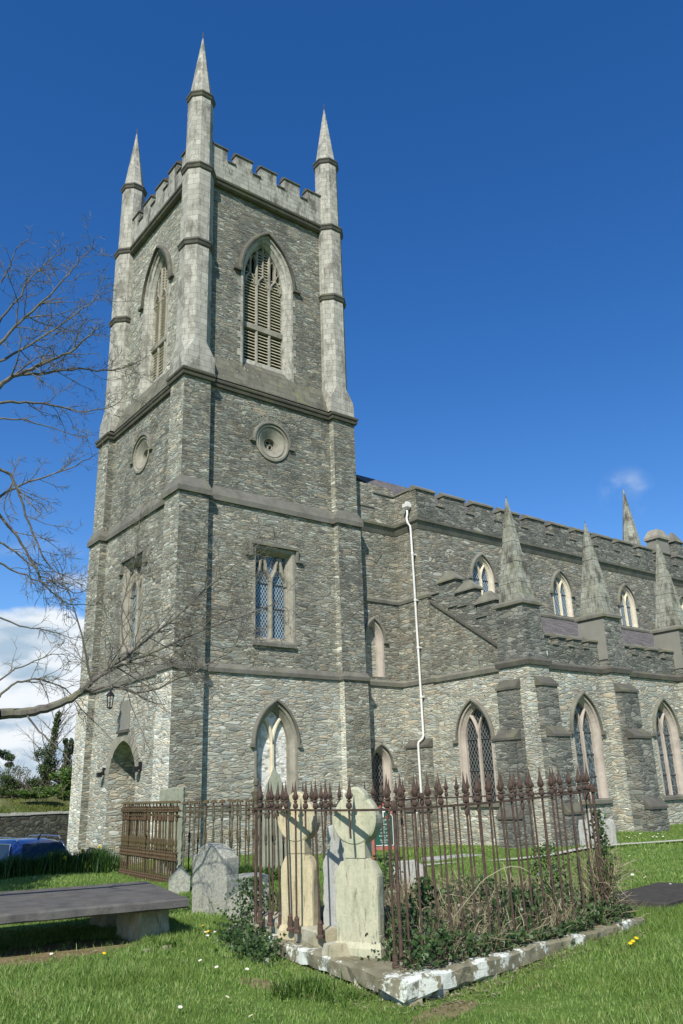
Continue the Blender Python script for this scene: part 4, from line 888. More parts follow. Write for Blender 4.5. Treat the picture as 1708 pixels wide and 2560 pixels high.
# big weathered cross in the railed plot: tapered shaft, wheel head, domed top
def circ(cx,cz,r,a0,a1,n): return [(cx+r*math.cos(R(a0+(a1-a0)*k/n)),cz+r*math.sin(R(a0+(a1-a0)*k/n))) for k in range(n+1)]
def wheelcross(loc,h,wd,rz,mat,label,seed,th=.13):
    # outline bottom -> right -> head -> left
    s=h/1.42; hw=wd/2
    rt_=[(hw,-.25),(hw*.97,.30*s),(hw,.70*s),(hw*.97,.73*s),(hw*.72,.83*s),(hw*.55,.835*s),(.105*s,.86*s),(.098*s,.88*s),(.098*s,1.0*s)]
    pts=rt_+circ(0,1.20*s,.225*s,-63,50,10)+circ(0,1.36*s,.125*s,0,180,8)+circ(0,1.20*s,.225*s,130,243,10)+[(-a,b) for a,b in rt_[::-1]]
    o=slabstone('cross_headstone',pts,th,loc,rz,mat,label,seed=seed,rough=.003,chamf=.025)
    b=MB(); b.loft([[(x,y,-.3) for x,y in ((-hw-.02,-.10),(hw+.02,-.10),(hw+.02,.10),(-hw-.02,.10))],[(x,y,.12) for x,y in ((-hw-.015,-.095),(hw+.015,-.095),(hw+.015,.095),(-hw-.015,.095))],[(x,y,.17) for x,y in ((-hw,-.07),(hw,-.07),(hw,.07),(-hw,.07))]],True,True,True)
    b.build('base',mat,o)
    r=MB(); r.loft([[(.098*s+.010,y,.995*s),(-.098*s-.010,y,.995*s),(-.098*s-.010,y,.862*s),(.098*s+.010,y,.862*s)] for y in (-th/2-.008,th/2+.008)],True,True,True); r.build('collar',mat,o)
    q=MB(); A=circ(0,1.20*s,.232*s,-188,8,22); ins=[(a*.93,1.20*s+(b-1.20*s)*.93) for a,b in A]; q.loft([[(a,y,b) for a,b in P_] for P_,y in ((ins,-th/2-.016),(A,-th/2-.004),(A,th/2+.004),(ins,th/2+.016))],True,True,True); q.build('wheel_head',mat,o)
    return o
KZ=-.42
wheelcross((-7.14,-18.66,KZ),1.46,.46,R(-66),MT['crossst'],'taller pale greenish wheel-headed cross headstone nearest the front corner of the railed plot',11,th=.13)
wheelcross((-7.02,-17.50,KZ+.02),1.42,.40,R(-66),MT['crossst2'],'honey-coloured wheel-headed cross headstone left of the taller one inside the railing',12,th=.13)
# grey stone with a small shouldered head, between the crosses
slabstone('headstone',[(-.22,-.2),(.22,-.2),(.22,.78),(.16,.86),(.10,.98),(.10,1.02),(.15,1.04),(.15,1.14),(.08,1.16),(.08,1.22),(-.02,1.24),(-.08,1.24),(-.10,1.16),(-.16,1.14),(-.16,1.02),(-.12,.96),(-.22,.80)],.10,(-6.80,-17.98,KZ),R(-66),MT['grey_hs'],'narrow grey stepped headstone behind and between the two pale crosses',seed=5)
b=MB(); b.loft([[(-7.44,-18.62,-.42),(-7.26,-18.66,-.42),(-7.22,-18.40,-.42),(-7.40,-18.36,-.42)],[(-7.42,-18.60,-.27),(-7.28,-18.62,-.26),(-7.25,-18.42,-.26),(-7.38,-18.40,-.27)]],True,True,True)
tag(b.build('stone_block',MT['foot']),'small square buff stone block on the kerb at the foot of the taller cross','stone block')
# plot kerb
def kerb():
    k=empty('grave_kerb'); tag(k,'white-lichened buff stone kerb around the railed burial plot','kerb')
    F,Rr,Lf,B=Vector((-7.66,-19.86,0)),Vector((-3.72,-19.40,0)),Vector((-7.02,-16.05,0)),Vector((-3.3,-15.9,0))
    def seg(p,q,ztop,zbot,wd,seed,inn):
        rg=random.Random(seed); d=(q-p); L=d.length; d.normalize(); n=Vector((-d.y,d.x,0)); 
        if n.dot(inn-p)<0: n=-n
        mb=MB(); ls=[]; N_=int(L/.12)
        for i in range(N_+1):
            c=p+d*(L*i/N_); j=lambda a=.012:rg.uniform(-a,a); zt=ztop+j(.012); bz=min(zbot,gh(c.x,c.y)+.03)
            ls.append([c+Vector((0,0,bz))+n*(.03+j()),c+Vector((0,0,zt-.13))+n*j(.01),c+Vector((0,0,zt-.02))+n*j(.015),c+n*(.03+j())+Vector((0,0,zt)),c+n*(wd+j())+Vector((0,0,zt-.005)),c+n*(wd+.01)+Vector((0,0,zbot))])
        mb.loft(ls,False); mb.add(ls[0],[tuple(range(6))]); mb.add(ls[-1],[tuple(range(6))[::-1]]); return mb
    inn=Vector((-5.5,-17.5,0))
    seg(F,Rr,-.34,-.42,.34,1,inn).build('kerb_stone',MT['kerb'],k)
    seg(F+Vector((.0,.03,0)),Lf,-.36,-.44,.34,2,inn).build('kerb_stone',MT['kerb'],k)
    seg(Rr,B,-.38,-.6,.3,3,inn).build('kerb_stone',MT['kerb'],k); seg(Lf,B,-.4,-.6,.3,4,inn).build('kerb_stone',MT['kerb'],k)
    # raised inner plinth under the left railing
    seg(Vector((-7.22,-18.1,0)),Vector((-6.90,-16.15,0)),-.22,-.5,.28,6,inn).build('plinth_stone',MT['foot'],k)
    # rubble footing under the kerb's overhang
    rg=random.Random(9); mb=MB()
    for i in range(16):
        t=i/16; c=(F.lerp(Lf,t) if i%2 else F.lerp(Rr,t*.7)); s=rg.uniform(.08,.16); c=c+(inn-c).normalized()*.16
        q=[Vector((c.x+s*math.cos(a)*rg.uniform(.8,1.2),c.y+s*math.sin(a)*rg.uniform(.8,1.2),0)) for a in [k_*math.pi/3 for k_ in range(6)]]
        mb.loft([[v+Vector((0,0,-.65)) for v in q],[v+Vector((0,0,-.47)) for v in q]],True,True,True)
    mb.build('footing',MT['foot'],k)
    mb=MB(); mb.add([(F.x+.2,F.y+.2,-.44),(Rr.x-.1,Rr.y+.2,-.44),(B.x-.1,B.y-.1,-.44),(Lf.x+.2,Lf.y-.1,-.44)],[(0,1,2,3)]); mb.build('soil',MT['bankm'],k)
kerb()
# ---- railings of the near plot
def finial_prof(s=1): return [(.011,0),(.024,.010),(.027,.026),(.023,.042),(.010,.052),(.020,.060),(.021,.066),(.009,.074),(.009,.080),(.019,.094),(.023,.112),(.020,.130),(.012,.165),(.006,.21),(.002,.25)]
def finial_mesh(par):
    f=MB(); f.lathe([(r*1.12,z*1.15) for r,z in finial_prof()],(0,0,0),8)
    for a in (0,math.pi/2,math.pi,1.5*math.pi):   # four curled barbs
        d=Vector((math.cos(a),math.sin(a),0)); f.tube([Vector((0,0,.086)),d*.022+Vector((0,0,.100)),d*.033+Vector((0,0,.122)),d*.028+Vector((0,0,.142))],[.008,.009,.006,.002],5,True)
    return f.build('finial',MT['rust'],par)
def near_railing():
    r=empty('iron_railing',(-7.4,-19.5,-.3)); tag(r,'brown rusted spear-headed iron railing around the ivy-filled burial plot in the foreground','railing')
    O=Vector(r.location); ln=[]
    C0=Vector((-7.43,-19.55,.90)); E=Vector((-4.25,-19.30,.99)); A_=Vector((-7.10,-16.75,.91)); B_=Vector((-3.9,-16.1,.95))
    proto=None; rg=random.Random(21)
    def bar_obj(p,zb,lean=(0,0),fin=True,rr=.0105,foot=False):
        nonlocal proto
        m=MB(); L=p.z-zb; m.tube([(lean[0],lean[1],-L),(lean[0]*.5,lean[1]*.5,-L*.5),(0,0,.01)],rr,7,True)
        if rg.random()<.14: m.lathe([(rr,0),(rr*1.7,.015),(rr*1.9,.05),(rr*1.4,.075),(rr,.085)],(0,0,-.10),8)
        if foot: m.lathe([(.04,0),(.04,.02),(.026,.035),(.030,.07),(.024,.12),(.028,.13),(rr,.16)],(lean[0],lean[1],-L),8)
        o=m.build('bar',MT['rust'],r); o.location=p-O
        if fin:
            if proto is None: f=finial_mesh(o); proto=f
            else: f=proto.copy(); sc.collection.objects.link(f); f.parent=o
            f.location=(0,0,.012); f.rotation_euler=(rg.uniform(-.05,.05),rg.uniform(-.05,.05),rg.uniform(0,1.5))
        return o
    def side(P,Q,n,feet,skip=(),stub=(),sag=0,off=Vector((0,0,0)),foot=False):
        rl=MB(); pts=[P.lerp(Q,k/12)+Vector((0,0,-sag*math.sin(math.pi*k/12))) for k in range(13)]; d=(Q-P).normalized()
        pts=[pts[0]-d*.06]+pts[1:-1]+[pts[-1]+d*.08]
        s=Vector((-d.y,d.x,0)).normalized(); ls=[[q-O+s*a+Vector((0,0,b)) for a,b in ((-.019,-.010),(.019,-.010),(.019,.010),(-.019,.010))] for q in pts]; rl.loft(ls,True,True,True); rl.build('rail',MT['rust'],r)
        for k in range(n):
            t=(k+.5)/n; p=P.lerp(Q,t)+Vector((0,0,-sag*math.sin(math.pi*t))); 
            if k in skip: continue
            zb=feet(p) if k not in stub else p.z-rg.uniform(.12,.25)
            bar_obj(p,zb,(rg.uniform(-.02,.02)+(.02 if k not in stub else 0),rg.uniform(-.02,.02)),fin=rg.random()>.06,foot=foot and k not in stub)
    g=lambda p:-.42
    side(A_,C0,13,lambda p:-.27 if p.y>-18.2 else -.40,skip=(8,10,11),stub=(5,7,9),sag=.01,foot=True)
    side(C0,E,18,g,sag=.02); side(E,B_,14,g,sag=.01); side(A_,B_,19,g,skip=(9,),sag=.03)
    for P,h in ((C0,.05),(E,.06),(B_,.1)): 
        o=bar_obj(P+Vector((0,0,.0)),-.42,fin=False,rr=.017)
        q=MB(); q.lathe([(.03,0),(.034,.03),(.028,.06),(.02,.075)],(0,0,.0),8); q.build('post_cap',MT['rust'],o)
    o=bar_obj(A_,-.28,fin=False,rr=.019); q=MB(); q.lathe([(.018,0),(.03,.02),(.02,.05),(.03,.09),(.052,.17),(.056,.19),(.030,.195),(.02,.22),(.018,.25),(.030,.26),(.032,.30),(.020,.33),(.004,.345)],(0,0,0),10); q.build('urn_finial',MT['iron_gr'],o)
near_railing()
# ---- older mossy railings further back
def old_railing(name,label,P,Q,n,zb,zt,mat,mid=None,band=False,lean=Vector((0,0,0))):
    r=empty(name,(P[0],P[1],zb)); O=Vector(r.location); tag(r,label,'railing'); P=Vector((*P,0)); Q=Vector((*Q,0)); d=(Q-P).normalized(); s=Vector((-d.y,d.x,0))
    def rail(z,hh,ww=.018):
        f=(z-zb)/(zt-zb); m=MB(); a=P+lean*f-O-d*.05; b=Q+lean*f-O+d*.05; m.loft([[q+s*u+Vector((0,0,z+v)) for u,v in ((-ww,-hh),(ww,-hh),(ww,hh),(-ww,hh))] for q in (a,b)],True,True,True); m.build('rail',mat,r)
    rail(zt-.18,.018); rail(zt-.30,.015)
    if band: rail(zt-.20,.025,.028); rail(zb+.64,.018,.02); rail(zb+.50,.016,.02); rail(zb+.08,.03)
    rg=random.Random(len(label)); proto=None; H=zt-zb
    for k in range(n):
        if k and k%7==5 and not band: z1=H-.1
        m=None
        if proto is None:
            m=MB(); R0=.017; pf=[(.03,0),(.03,.05),(.020,.08),(R0,.14),(R0,H*.40),(.030,H*.42),(.022,H*.45),(.034,H*.48),(.030,H*.53),(.02,H*.55),(R0,H*.57),(R0,H*.74),(.030,H*.76),(.032,H*.80),(.022,H*.83),(.028,H*.86),(.028,H*.93),(.010,H*.94),(.010,H*.97)]
            m.lathe(pf,(0,0,0),8); o=m.build('bar',mat,r); proto=o
            c=MB(); c.lathe([(.075,0),(.080,.010),(.060,.035),(.02,.05)],(0,0,H*.965),8); cap=c.build('cap',MT['rustmoss'],o)
        else:
            o=proto.copy(); sc.collection.objects.link(o); o.parent=r; cc=cap.copy(); sc.collection.objects.link(cc); cc.parent=o
        if band:
            kb=MB()
            for zz,hh,rr_ in ((zb+.47,.19,.052),(zt-.25,.14,.05),(zb+.02,.15,.045)):
                kb.lathe([(.02,0),(rr_*rg.uniform(.8,1.05),hh*.15),(rr_*rg.uniform(.6,.8),hh*.35),(rr_*rg.uniform(.9,1.1),hh*.55),(rr_*.7,hh*.75),(rr_*.9,hh*.9),(.02,hh)],(0,0,zz-zb),7)
            kb.build('moss_knobs',mat,o)
        p=P.lerp(Q,(k+.5)/n)-O; o.location=(p.x,p.y,0); o.rotation_euler=(-lean.y/H+rg.uniform(-.02,.02),lean.x/H+rg.uniform(-.02,.02),0)
old_railing('iron_railing','brown moss-covered iron railing standing nearest the blue car and tower door',(-4.25,-9.15),(-3.85,-5.45),26,-.62,1.03,MT['rustmoss'],band=True)
old_railing('iron_railing','grey-green capped iron railing running right from the mossy one behind the granite headstone',(-4.2,-9.15),(-.55,-9.6),18,-.58,1.0,MT['iron_gr'])
old_railing('iron_railing','rusty capped iron railing furthest back, in front of the tower buttress foot',(-3.8,-5.5),(.6,-5.9),20,-.66,1.02,MT['rustmoss'])
mb=MB(); mb.tube([(-.1,0,0),(-.07,0,.5),(0,0,.75)],[.06,.05,.045],8,True); 
# ---- table tomb
def tomb():
    t=empty('table_tomb',(-8.6,-14.7,-.5)); O=Vector(t.location); tag(t,'low table tomb with dark grey slab on rough sandstone supports in the left foreground','table tomb')
    zt=-.045; P=[(-7.47,-15.88),(-6.88,-13.45),(-9.28,-12.95),(-9.93,-15.42)]
    rg=random.Random(4); m=MB(); ed=[]
    for i in range(4):
        a,b=P[i],P[(i+1)%4]
        for k in range(14): f=k/14; ed.append((a[0]+(b[0]-a[0])*f+rg.uniform(-.012,.012)*(k>0),a[1]+(b[1]-a[1])*f+rg.uniform(-.012,.012)*(k>0)))
    cx,cy=-8.4,-14.4; ins=lambda k,z:[Vector((x+(cx-x)*k,y+(cy-y)*k,z+rg.uniform(-.004,.004)))-O for x,y in ed]
    m.loft([ins(.02,zt-.105),ins(.0,zt-.09),ins(0,zt-.02),ins(.012,zt)],True,True,True); m.build('slab',MT['tomb'],t)
    def foot(x0,x1,y0,y1,name='support'):
        f=MB(); q=[(x0,y0),(x1,y0),(x1,y1),(x0,y1)]; E_=[]
        for a_,b_ in zip(q,q[1:]+q[:1]):
            for k in range(6): E_.append((a_[0]+(b_[0]-a_[0])*k/6,a_[1]+(b_[1]-a_[1])*k/6))
        cx_,cy_=(x0+x1)/2,(y0+y1)/2; L_=[]
        for zz,g_ in ((-.66,1.04),(-.52,1.05),(-.42,.98),(-.33,1.0),(-.24,.96),(zt-.11,.97)): L_.append([Vector((cx_+(x-cx_)*g_+rg.uniform(-.014,.014),cy_+(y-cy_)*g_+rg.uniform(-.014,.014),zz))-O for x,y in E_])
        f.loft(L_,True,True,True); f.build(name,MT['foot'],t)
    foot(-7.92,-7.52,-15.50,-14.9); foot(-7.75,-7.35,-14.2,-13.6); foot(-9.95,-9.45,-15.2,-14.4)
tomb()
mb=MB()
for (x,y,s) in ((-7.92,-16.25,.07),(-8.12,-16.2,.05)):
    mb.loft([[(x+s*a,y+s*b*.6,gh(x,y)-.02) for a,b in ((-1,-1),(1,-.8),(1.1,.9),(-.8,1))],[(x+s*a*.8,y+s*b*.5,gh(x,y)+s*.7) for a,b in ((-1,-1),(1,-.8),(1.1,.9),(-.8,1))]],True,True,True)
tag(mb.build('loose_stone',MT['foot']),'small pale broken stones lying in grass by the tomb support','stones',kind='stuff')
# ---- granite headstone and footstones
slabstone('headstone',[(-.36,-.25),(.36,-.25),(.36,.76),(.30,.79),(.22,.86),(.10,.93),(-.08,.95),(-.20,.90),(-.28,.80),(-.36,.79)],.26,(-6.10,-14.05,-.52),R(-78),MT['gr_hs'],'shoulder-topped speckled granite headstone right of the table tomb','headstone',rough=.006,chamf=.02)
slabstone('footstone',[(-.24,-.2),(.24,-.2),(.24,.27),(0,.40),(-.24,.27)],.28,(-6.12,-14.95,-.52),R(-74),MT['gr_hs'],'low granite stone with gabled top touching the foot of the granite headstone','stone',rough=.006,chamf=.02,seed=3)
slabstone('kerb_block',[(-.12,-.2),(.48,-.2),(.48,.34),(.3,.36),(-.12,.34)],.5,(-4.85,-12.55,-.52),R(-20),MT['gr_hs'],'long low granite block behind the granite headstone','stone',rough=.006,chamf=.02,seed=4)
slabstone('post_stone',[(-.20,-.2),(.20,-.2),(.20,.22),(.0,.40),(-.20,.22)],.36,(-4.72,-10.25,-.55),R(-30),MT['gr_hs'],'small granite stone with pyramidal top at the foot of the mossy railing','stone',rough=.008,chamf=.03,seed=6)
slabstone('headstone',[(-.33,-.2),(.33,-.2),(.36,1.93),(.12,1.95),(-.30,1.90)],.08,(-3.05,-6.4,-.62),R(-58),MT['slate_hs'],'tall plain greenish slate slab headstone rising behind the mossy railing',rough=.01,chamf=.01,seed=8)
slabstone('headstone',[(-.40,-.2),(.40,-.2),(.40,1.35),(.30,1.75),(.14,2.15),(.0,2.42),(-.14,2.15),(-.30,1.75),(-.40,1.35)],.09,(-.85,-7.55,-.70),R(-40),MT['slate_hs'],'tall pointed greenish slate headstone in front of the blocked tower window',rough=.012,chamf=.01,seed=9)
hs=slabstone('headstone',[(-.55,-.2),(.55,-.2),(.55,.55),(.52,.72),(.36,.76),(.30,.70)]+circ(0,.70,.29,10,170,8)+[(-.30,.70),(-.36,.76),(-.52,.72),(-.55,.55)],.13,(10.0,-8.85,-.68),R(-65),MT['grey_hs'],'wide round-topped lichened headstone on the lawn in front of the aisle wall',rough=.01,seed=10)
slabstone('headstone',[(-.28,-.2),(.28,-.2),(.28,.42),(.1,.52),(-.15,.5),(-.28,.38)],.14,(-2.55,-14.2,-.55),R(-50),MT['grey_hs'],'low weathered grey headstone seen behind the left railing bars',rough=.01,seed=14)
# flat ledger slabs
def ledger(cx,cy,a,b,rz,mat,label,lift=.03):
    m=MB(); o=empty('ledger_slab',(cx,cy,gh(cx,cy)),rz); tag(o,label,'grave slab'); q=[(-a,-b),(a,-b),(a,b),(-a,b)]; m.loft([[(x,y,-.1) for x,y in q],[(x,y,lift) for x,y in q],[(x*.97,y*.96,lift+.015) for x,y in q]],True,True,True); m.build('stone',mat,o)
ledger(-1.55,-18.25,1.1,.5,R(10),MT['tar'],'dark flat grave slab in the lawn just right of the plot kerb',.05)
ledger(5.4,-7.2,.85,.35,R(-5),MT['grey_hs'],'pale flat grave slab lying in grass right of the notice board',.02)
# small black bollard-like bin at the tower door
m=MB(); m.lathe([(.20,0),(.20,.62),(.17,.74),(.06,.80)],(0,0,0),14); o=empty('bin',(-.75,4.2,gh(-.75,4.2))); tag(o,'small black round-topped bin beside the tower doorway','bin'); m.build('body',MT['black'],o,True); m=MB(); m.box(-.21,-.19,-.09,.09,.45,.58); m.build('slot',MT['lead'],o)
# ================================================================== car
def carpaint():
    s=NT('shaded_blue_car_paint'); s.b.inputs['Coat Weight'].default_value=.8; s.b.inputs['Coat Roughness'].default_value=.05; return s.fin((.010,.032,.13),None,.35,.5,.2)  # blue darkened in the paint to stand for tree shade on the car
MT['paint']=carpaint()
def glassm(): s=NT('car_glass'); return s.fin((.012,.018,.02),None,.05,.6)
MT['cglass']=glassm(); MT['chrome']=NT('silver_trim').fin((.6,.6,.62),None,.25,.5,.9); MT['tyre']=plain('tyre_rubber',(.02,.02,.02),stain=0); MT['lampred']=NT('tail_lamp_red').fin((.35,.01,.01),None,.2,.5)
def car():
    z0=-1.36; c=empty('parked_car',(-4.85,-.35,z0),R(8)); tag(c,'shade-darkened blue estate car with silver roof rails parked below the lawn by the tower','car')
    # x across (left -), y forward (heading), z up. length 4.4, width 1.8, height 1.5
    def sec(y,wb,ws,zs,wt,zt,zb=.28):
        h=[(wb,zb),(ws,.55),(ws,zs-.05),(ws-.04,zs)]
        h+= [(wt+.06,zt-.10),(wt-.02,zt-.02),(wt*.55,zt+.012)]
        R_=[Vector((x,y,z)) for x,z in h]; return R_+[Vector((-q.x,q.y,q.z)) for q in R_[::-1]]
    m=MB(); m.loft([sec(-2.18,.78,.82,.90,.60,.98),sec(-2.10,.80,.88,.93,.62,1.10),sec(-1.72,.80,.90,.94,.58,1.44),sec(-1.2,.80,.90,.94,.60,1.52),sec(-.2,.80,.90,.93,.61,1.53),sec(.45,.80,.90,.93,.60,1.47),sec(1.15,.80,.90,.92,.66,1.06),sec(1.9,.78,.88,.80,.60,.92),sec(2.2,.70,.78,.66,.5,.76)],True,True,True); m.build('body',MT['paint'],c,True)
    g=MB(); e=.012
    # rear window, raised slightly off the tailgate
    def quad(mb,pts,n,th=.012): n=Vector(n).normalized(); a=[Vector(p) for p in pts]; mb.loft([a,[p+n*th for p in a]],True,True,True)
    quad(g,[(-.66,-2.115,1.02),(.66,-2.115,1.02),(.54,-1.765,1.40),(-.54,-1.765,1.40)],(0,-.74,.67),.05); g.build('rear_window',MT['cglass'],c)
    for s in (-1,1):
        g=MB(); quad(g,[(s*.885,-1.75,.99),(s*.885,-.75,.99),(s*.685,-.75,1.42),(s*.69,-1.45,1.41)],(s,0,.42),.02); g.build('side_window',MT['cglass'],c)
        g=MB(); quad(g,[(s*.885,-.68,.99),(s*.885,.72,.99),(s*.70,.32,1.40),(s*.685,-.68,1.42)],(s,0,.42),.02); g.build('side_window',MT['cglass'],c)
        g=MB(); g.tube([(s*.90,-1.80,.985),(s*.71,-1.48,1.435),(s*.705,.34,1.43),(s*.90,.78,.985)],.012,5,True); g.build('window_trim',MT['chrome'],c)
        g=MB(); g.tube([(s*.60,-1.62,1.50),(s*.60,-1.52,1.57),(s*.61,-.6,1.585),(s*.60,.2,1.565),(s*.60,.32,1.50)],.018,6,True); g.build('roof_rail',MT['chrome'],c)
        g=MB(); quad(g,[(s*.60,-2.15,.74),(s*.86,-2.10,.74),(s*.86,-2.06,.95),(s*.62,-2.13,.95)],(0,-1,0),.03); g.build('tail_lamp',MT['lampred'],c)
        for y in (-1.35,1.35):
            w=MB(); T=Matrix.Translation((s*.80,y,.31))@Matrix.Rotation(R(90),4,'Y'); w.lathe([(.20,-.11),(.30,-.11),(.315,-.08),(.315,.08),(.30,.11),(.20,.11)],(0,0,0),20,T); wo=w.build('wheel',MT['tyre'],c,True); r_=MB(); r_.lathe([(.19,-.115),(.19,.115)],(0,0,0),16,T); r_.build('rim',MT['chrome'],wo)
    a=MB(); a.tube([(0,-1.55,1.52),(0,-1.62,1.60),(0,-1.72,1.68)],[.03,.02,.008],6,True); a.build('aerial',MT['black'],c)
    b=MB(); b.box(-.84,.84,-2.25,-2.12,.35,.62); b.build('bumper',MT['black'],c)
car()
# ================================================================== boundary wall, bank and far vegetation
def bwall():
    m=MB(); a=Vector((-26,10.2,0)); b=Vector((9,18.2,0)); d=(b-a).normalized(); n=Vector((-d.y,d.x,0)); rg=random.Random(2)
    ls=[]; N_=90
    for i in range(N_+1):
        p=a+(b-a)*i/N_; zt=.56+rg.uniform(-.03,.03); ls.append([p-n*.25+Vector((0,0,-1.8)),p-n*.25+Vector((0,0,zt-.08)),p-n*.22+Vector((0,0,zt)),p+n*.2+Vector((0,0,zt+.02)),p+n*.22+Vector((0,0,-1.8))])
    m.loft(ls,False); o=empty('boundary_wall',(a.x,a.y,-1.3)); O=Vector(o.location); m.v=[tuple(Vector(q)-O) for q in m.v]; tag(o,'dark rubble boundary wall behind the car park','wall'); m.build('wall',MT['rub_wall'],o)
    m=MB(); rg=random.Random(3); p=a.copy(); L=(b-a).length; s=0
    while s<L-.5:
        l=rg.uniform(.3,.6); q0=a+d*s; q1=a+d*(s+l-.02); z=.56+rg.uniform(0,.02); h=rg.uniform(.08,.13)
        m.loft([[q-n*.28+Vector((0,0,z)),q+n*.24+Vector((0,0,z)),q+n*.22+Vector((0,0,z+h)),q-n*.25+Vector((0,0,z+h))] for q in (q0,q1)],True,True,True); s+=l
    m.v=[tuple(Vector(q)-O) for q in m.v]; m.build('cope_stones',MT['grey_hs'],o)
bwall()
def bank():
    m=MB(); ls=[]; rg=random.Random(5)
    for i in range(60):
        x=-28+i*.8; yb=10.55+(x+26)*.2286
        ls.append([(x,yb+.3,.3),(x-.1,yb+1.5,.75+rg.uniform(-.05,.05)),(x-.3,yb+3.5,1.25+rg.uniform(-.1,.1)),(x-1,yb+9,1.8),(x-3,yb+30,2.6),(x-3,yb+60,-3)])
    m.loft(ls,False); tag(m.build('grass_bank',MT['bankm'],smooth=True),kind='structure')
bank()
# ------------------------------------------------------------------ foliage helpers
def leafcards(mb,c,n,rad,size,rng,shape='ball',flat=.0):
    """many small leaf-shaped faces spread through a volume"""
    for _ in range(n):
        while True:
            q=Vector((rng.uniform(-1,1),rng.uniform(-1,1),rng.uniform(-1,1)))
            if .2<q.length<1: break
        p=Vector(c)+Vector((q.x*rad[0],q.y*rad[1],q.z*rad[2])); s=size*rng.uniform(.6,1.4)
        u=Vector((rng.gauss(0,1),rng.gauss(0,1),rng.gauss(0,1))).normalized(); v=u.orthogonal().normalized()
        mb.add([p-u*s*.5,p+v*s*.32,p+u*s*.5,p-v*s*.32],[(0,1,2,3)],rng.random())
def wander(p,d,L,n,rng,wob,upb=0):
    pts=[Vector(p)]; d=d.normalized(); 
    for i in range(n):
        d=(d+Vector((rng.gauss(0,wob),rng.gauss(0,wob),rng.gauss(0,wob)+upb))).normalized(); pts.append(pts[-1]+d*(L/n))
    return pts
def branch(mb,pts,r0,r1,rng,lvl,maxl,dens,lenk=.5,upb=.02,sp=None):
    n=len(pts); sides=(7,5,4,3,3)[lvl]; rs=[r0+(r1-r0)*i/(n-1) for i in range(n)]; mb.tube(pts,rs,sides)
    if lvl>=maxl: return
    L=sum((pts[i+1]-pts[i]).length for i in range(n-1)); k=max(2,int(L*dens[lvl])); 
    for j in range(k):
        t=rng.uniform(.12,1.0); f=t*(n-1); i=min(int(f),n-2); p=pts[i].lerp(pts[i+1],f-i); tan=(pts[i+1]-pts[i]).normalized()
        ax=tan.cross(Vector((rng.gauss(0,1),rng.gauss(0,1),rng.gauss(0,1)))).normalized(); d=(Matrix.Rotation(R(rng.uniform(28,62)),3,ax)@tan)
        l=L*lenk*rng.uniform(.45,1.0)*(1-.55*t); l=min(max(l,.10),(2.2,1.3,.6,.3)[lvl])
        rr=(rs[i])*rng.uniform(.35,.55); rr=max(rr,.0026)
        branch(mb,wander(p,d,l,5 if lvl<2 else 3,rng,.16,upb),rr,max(rr*.35,.0018),rng,lvl+1,maxl,dens,lenk,upb)
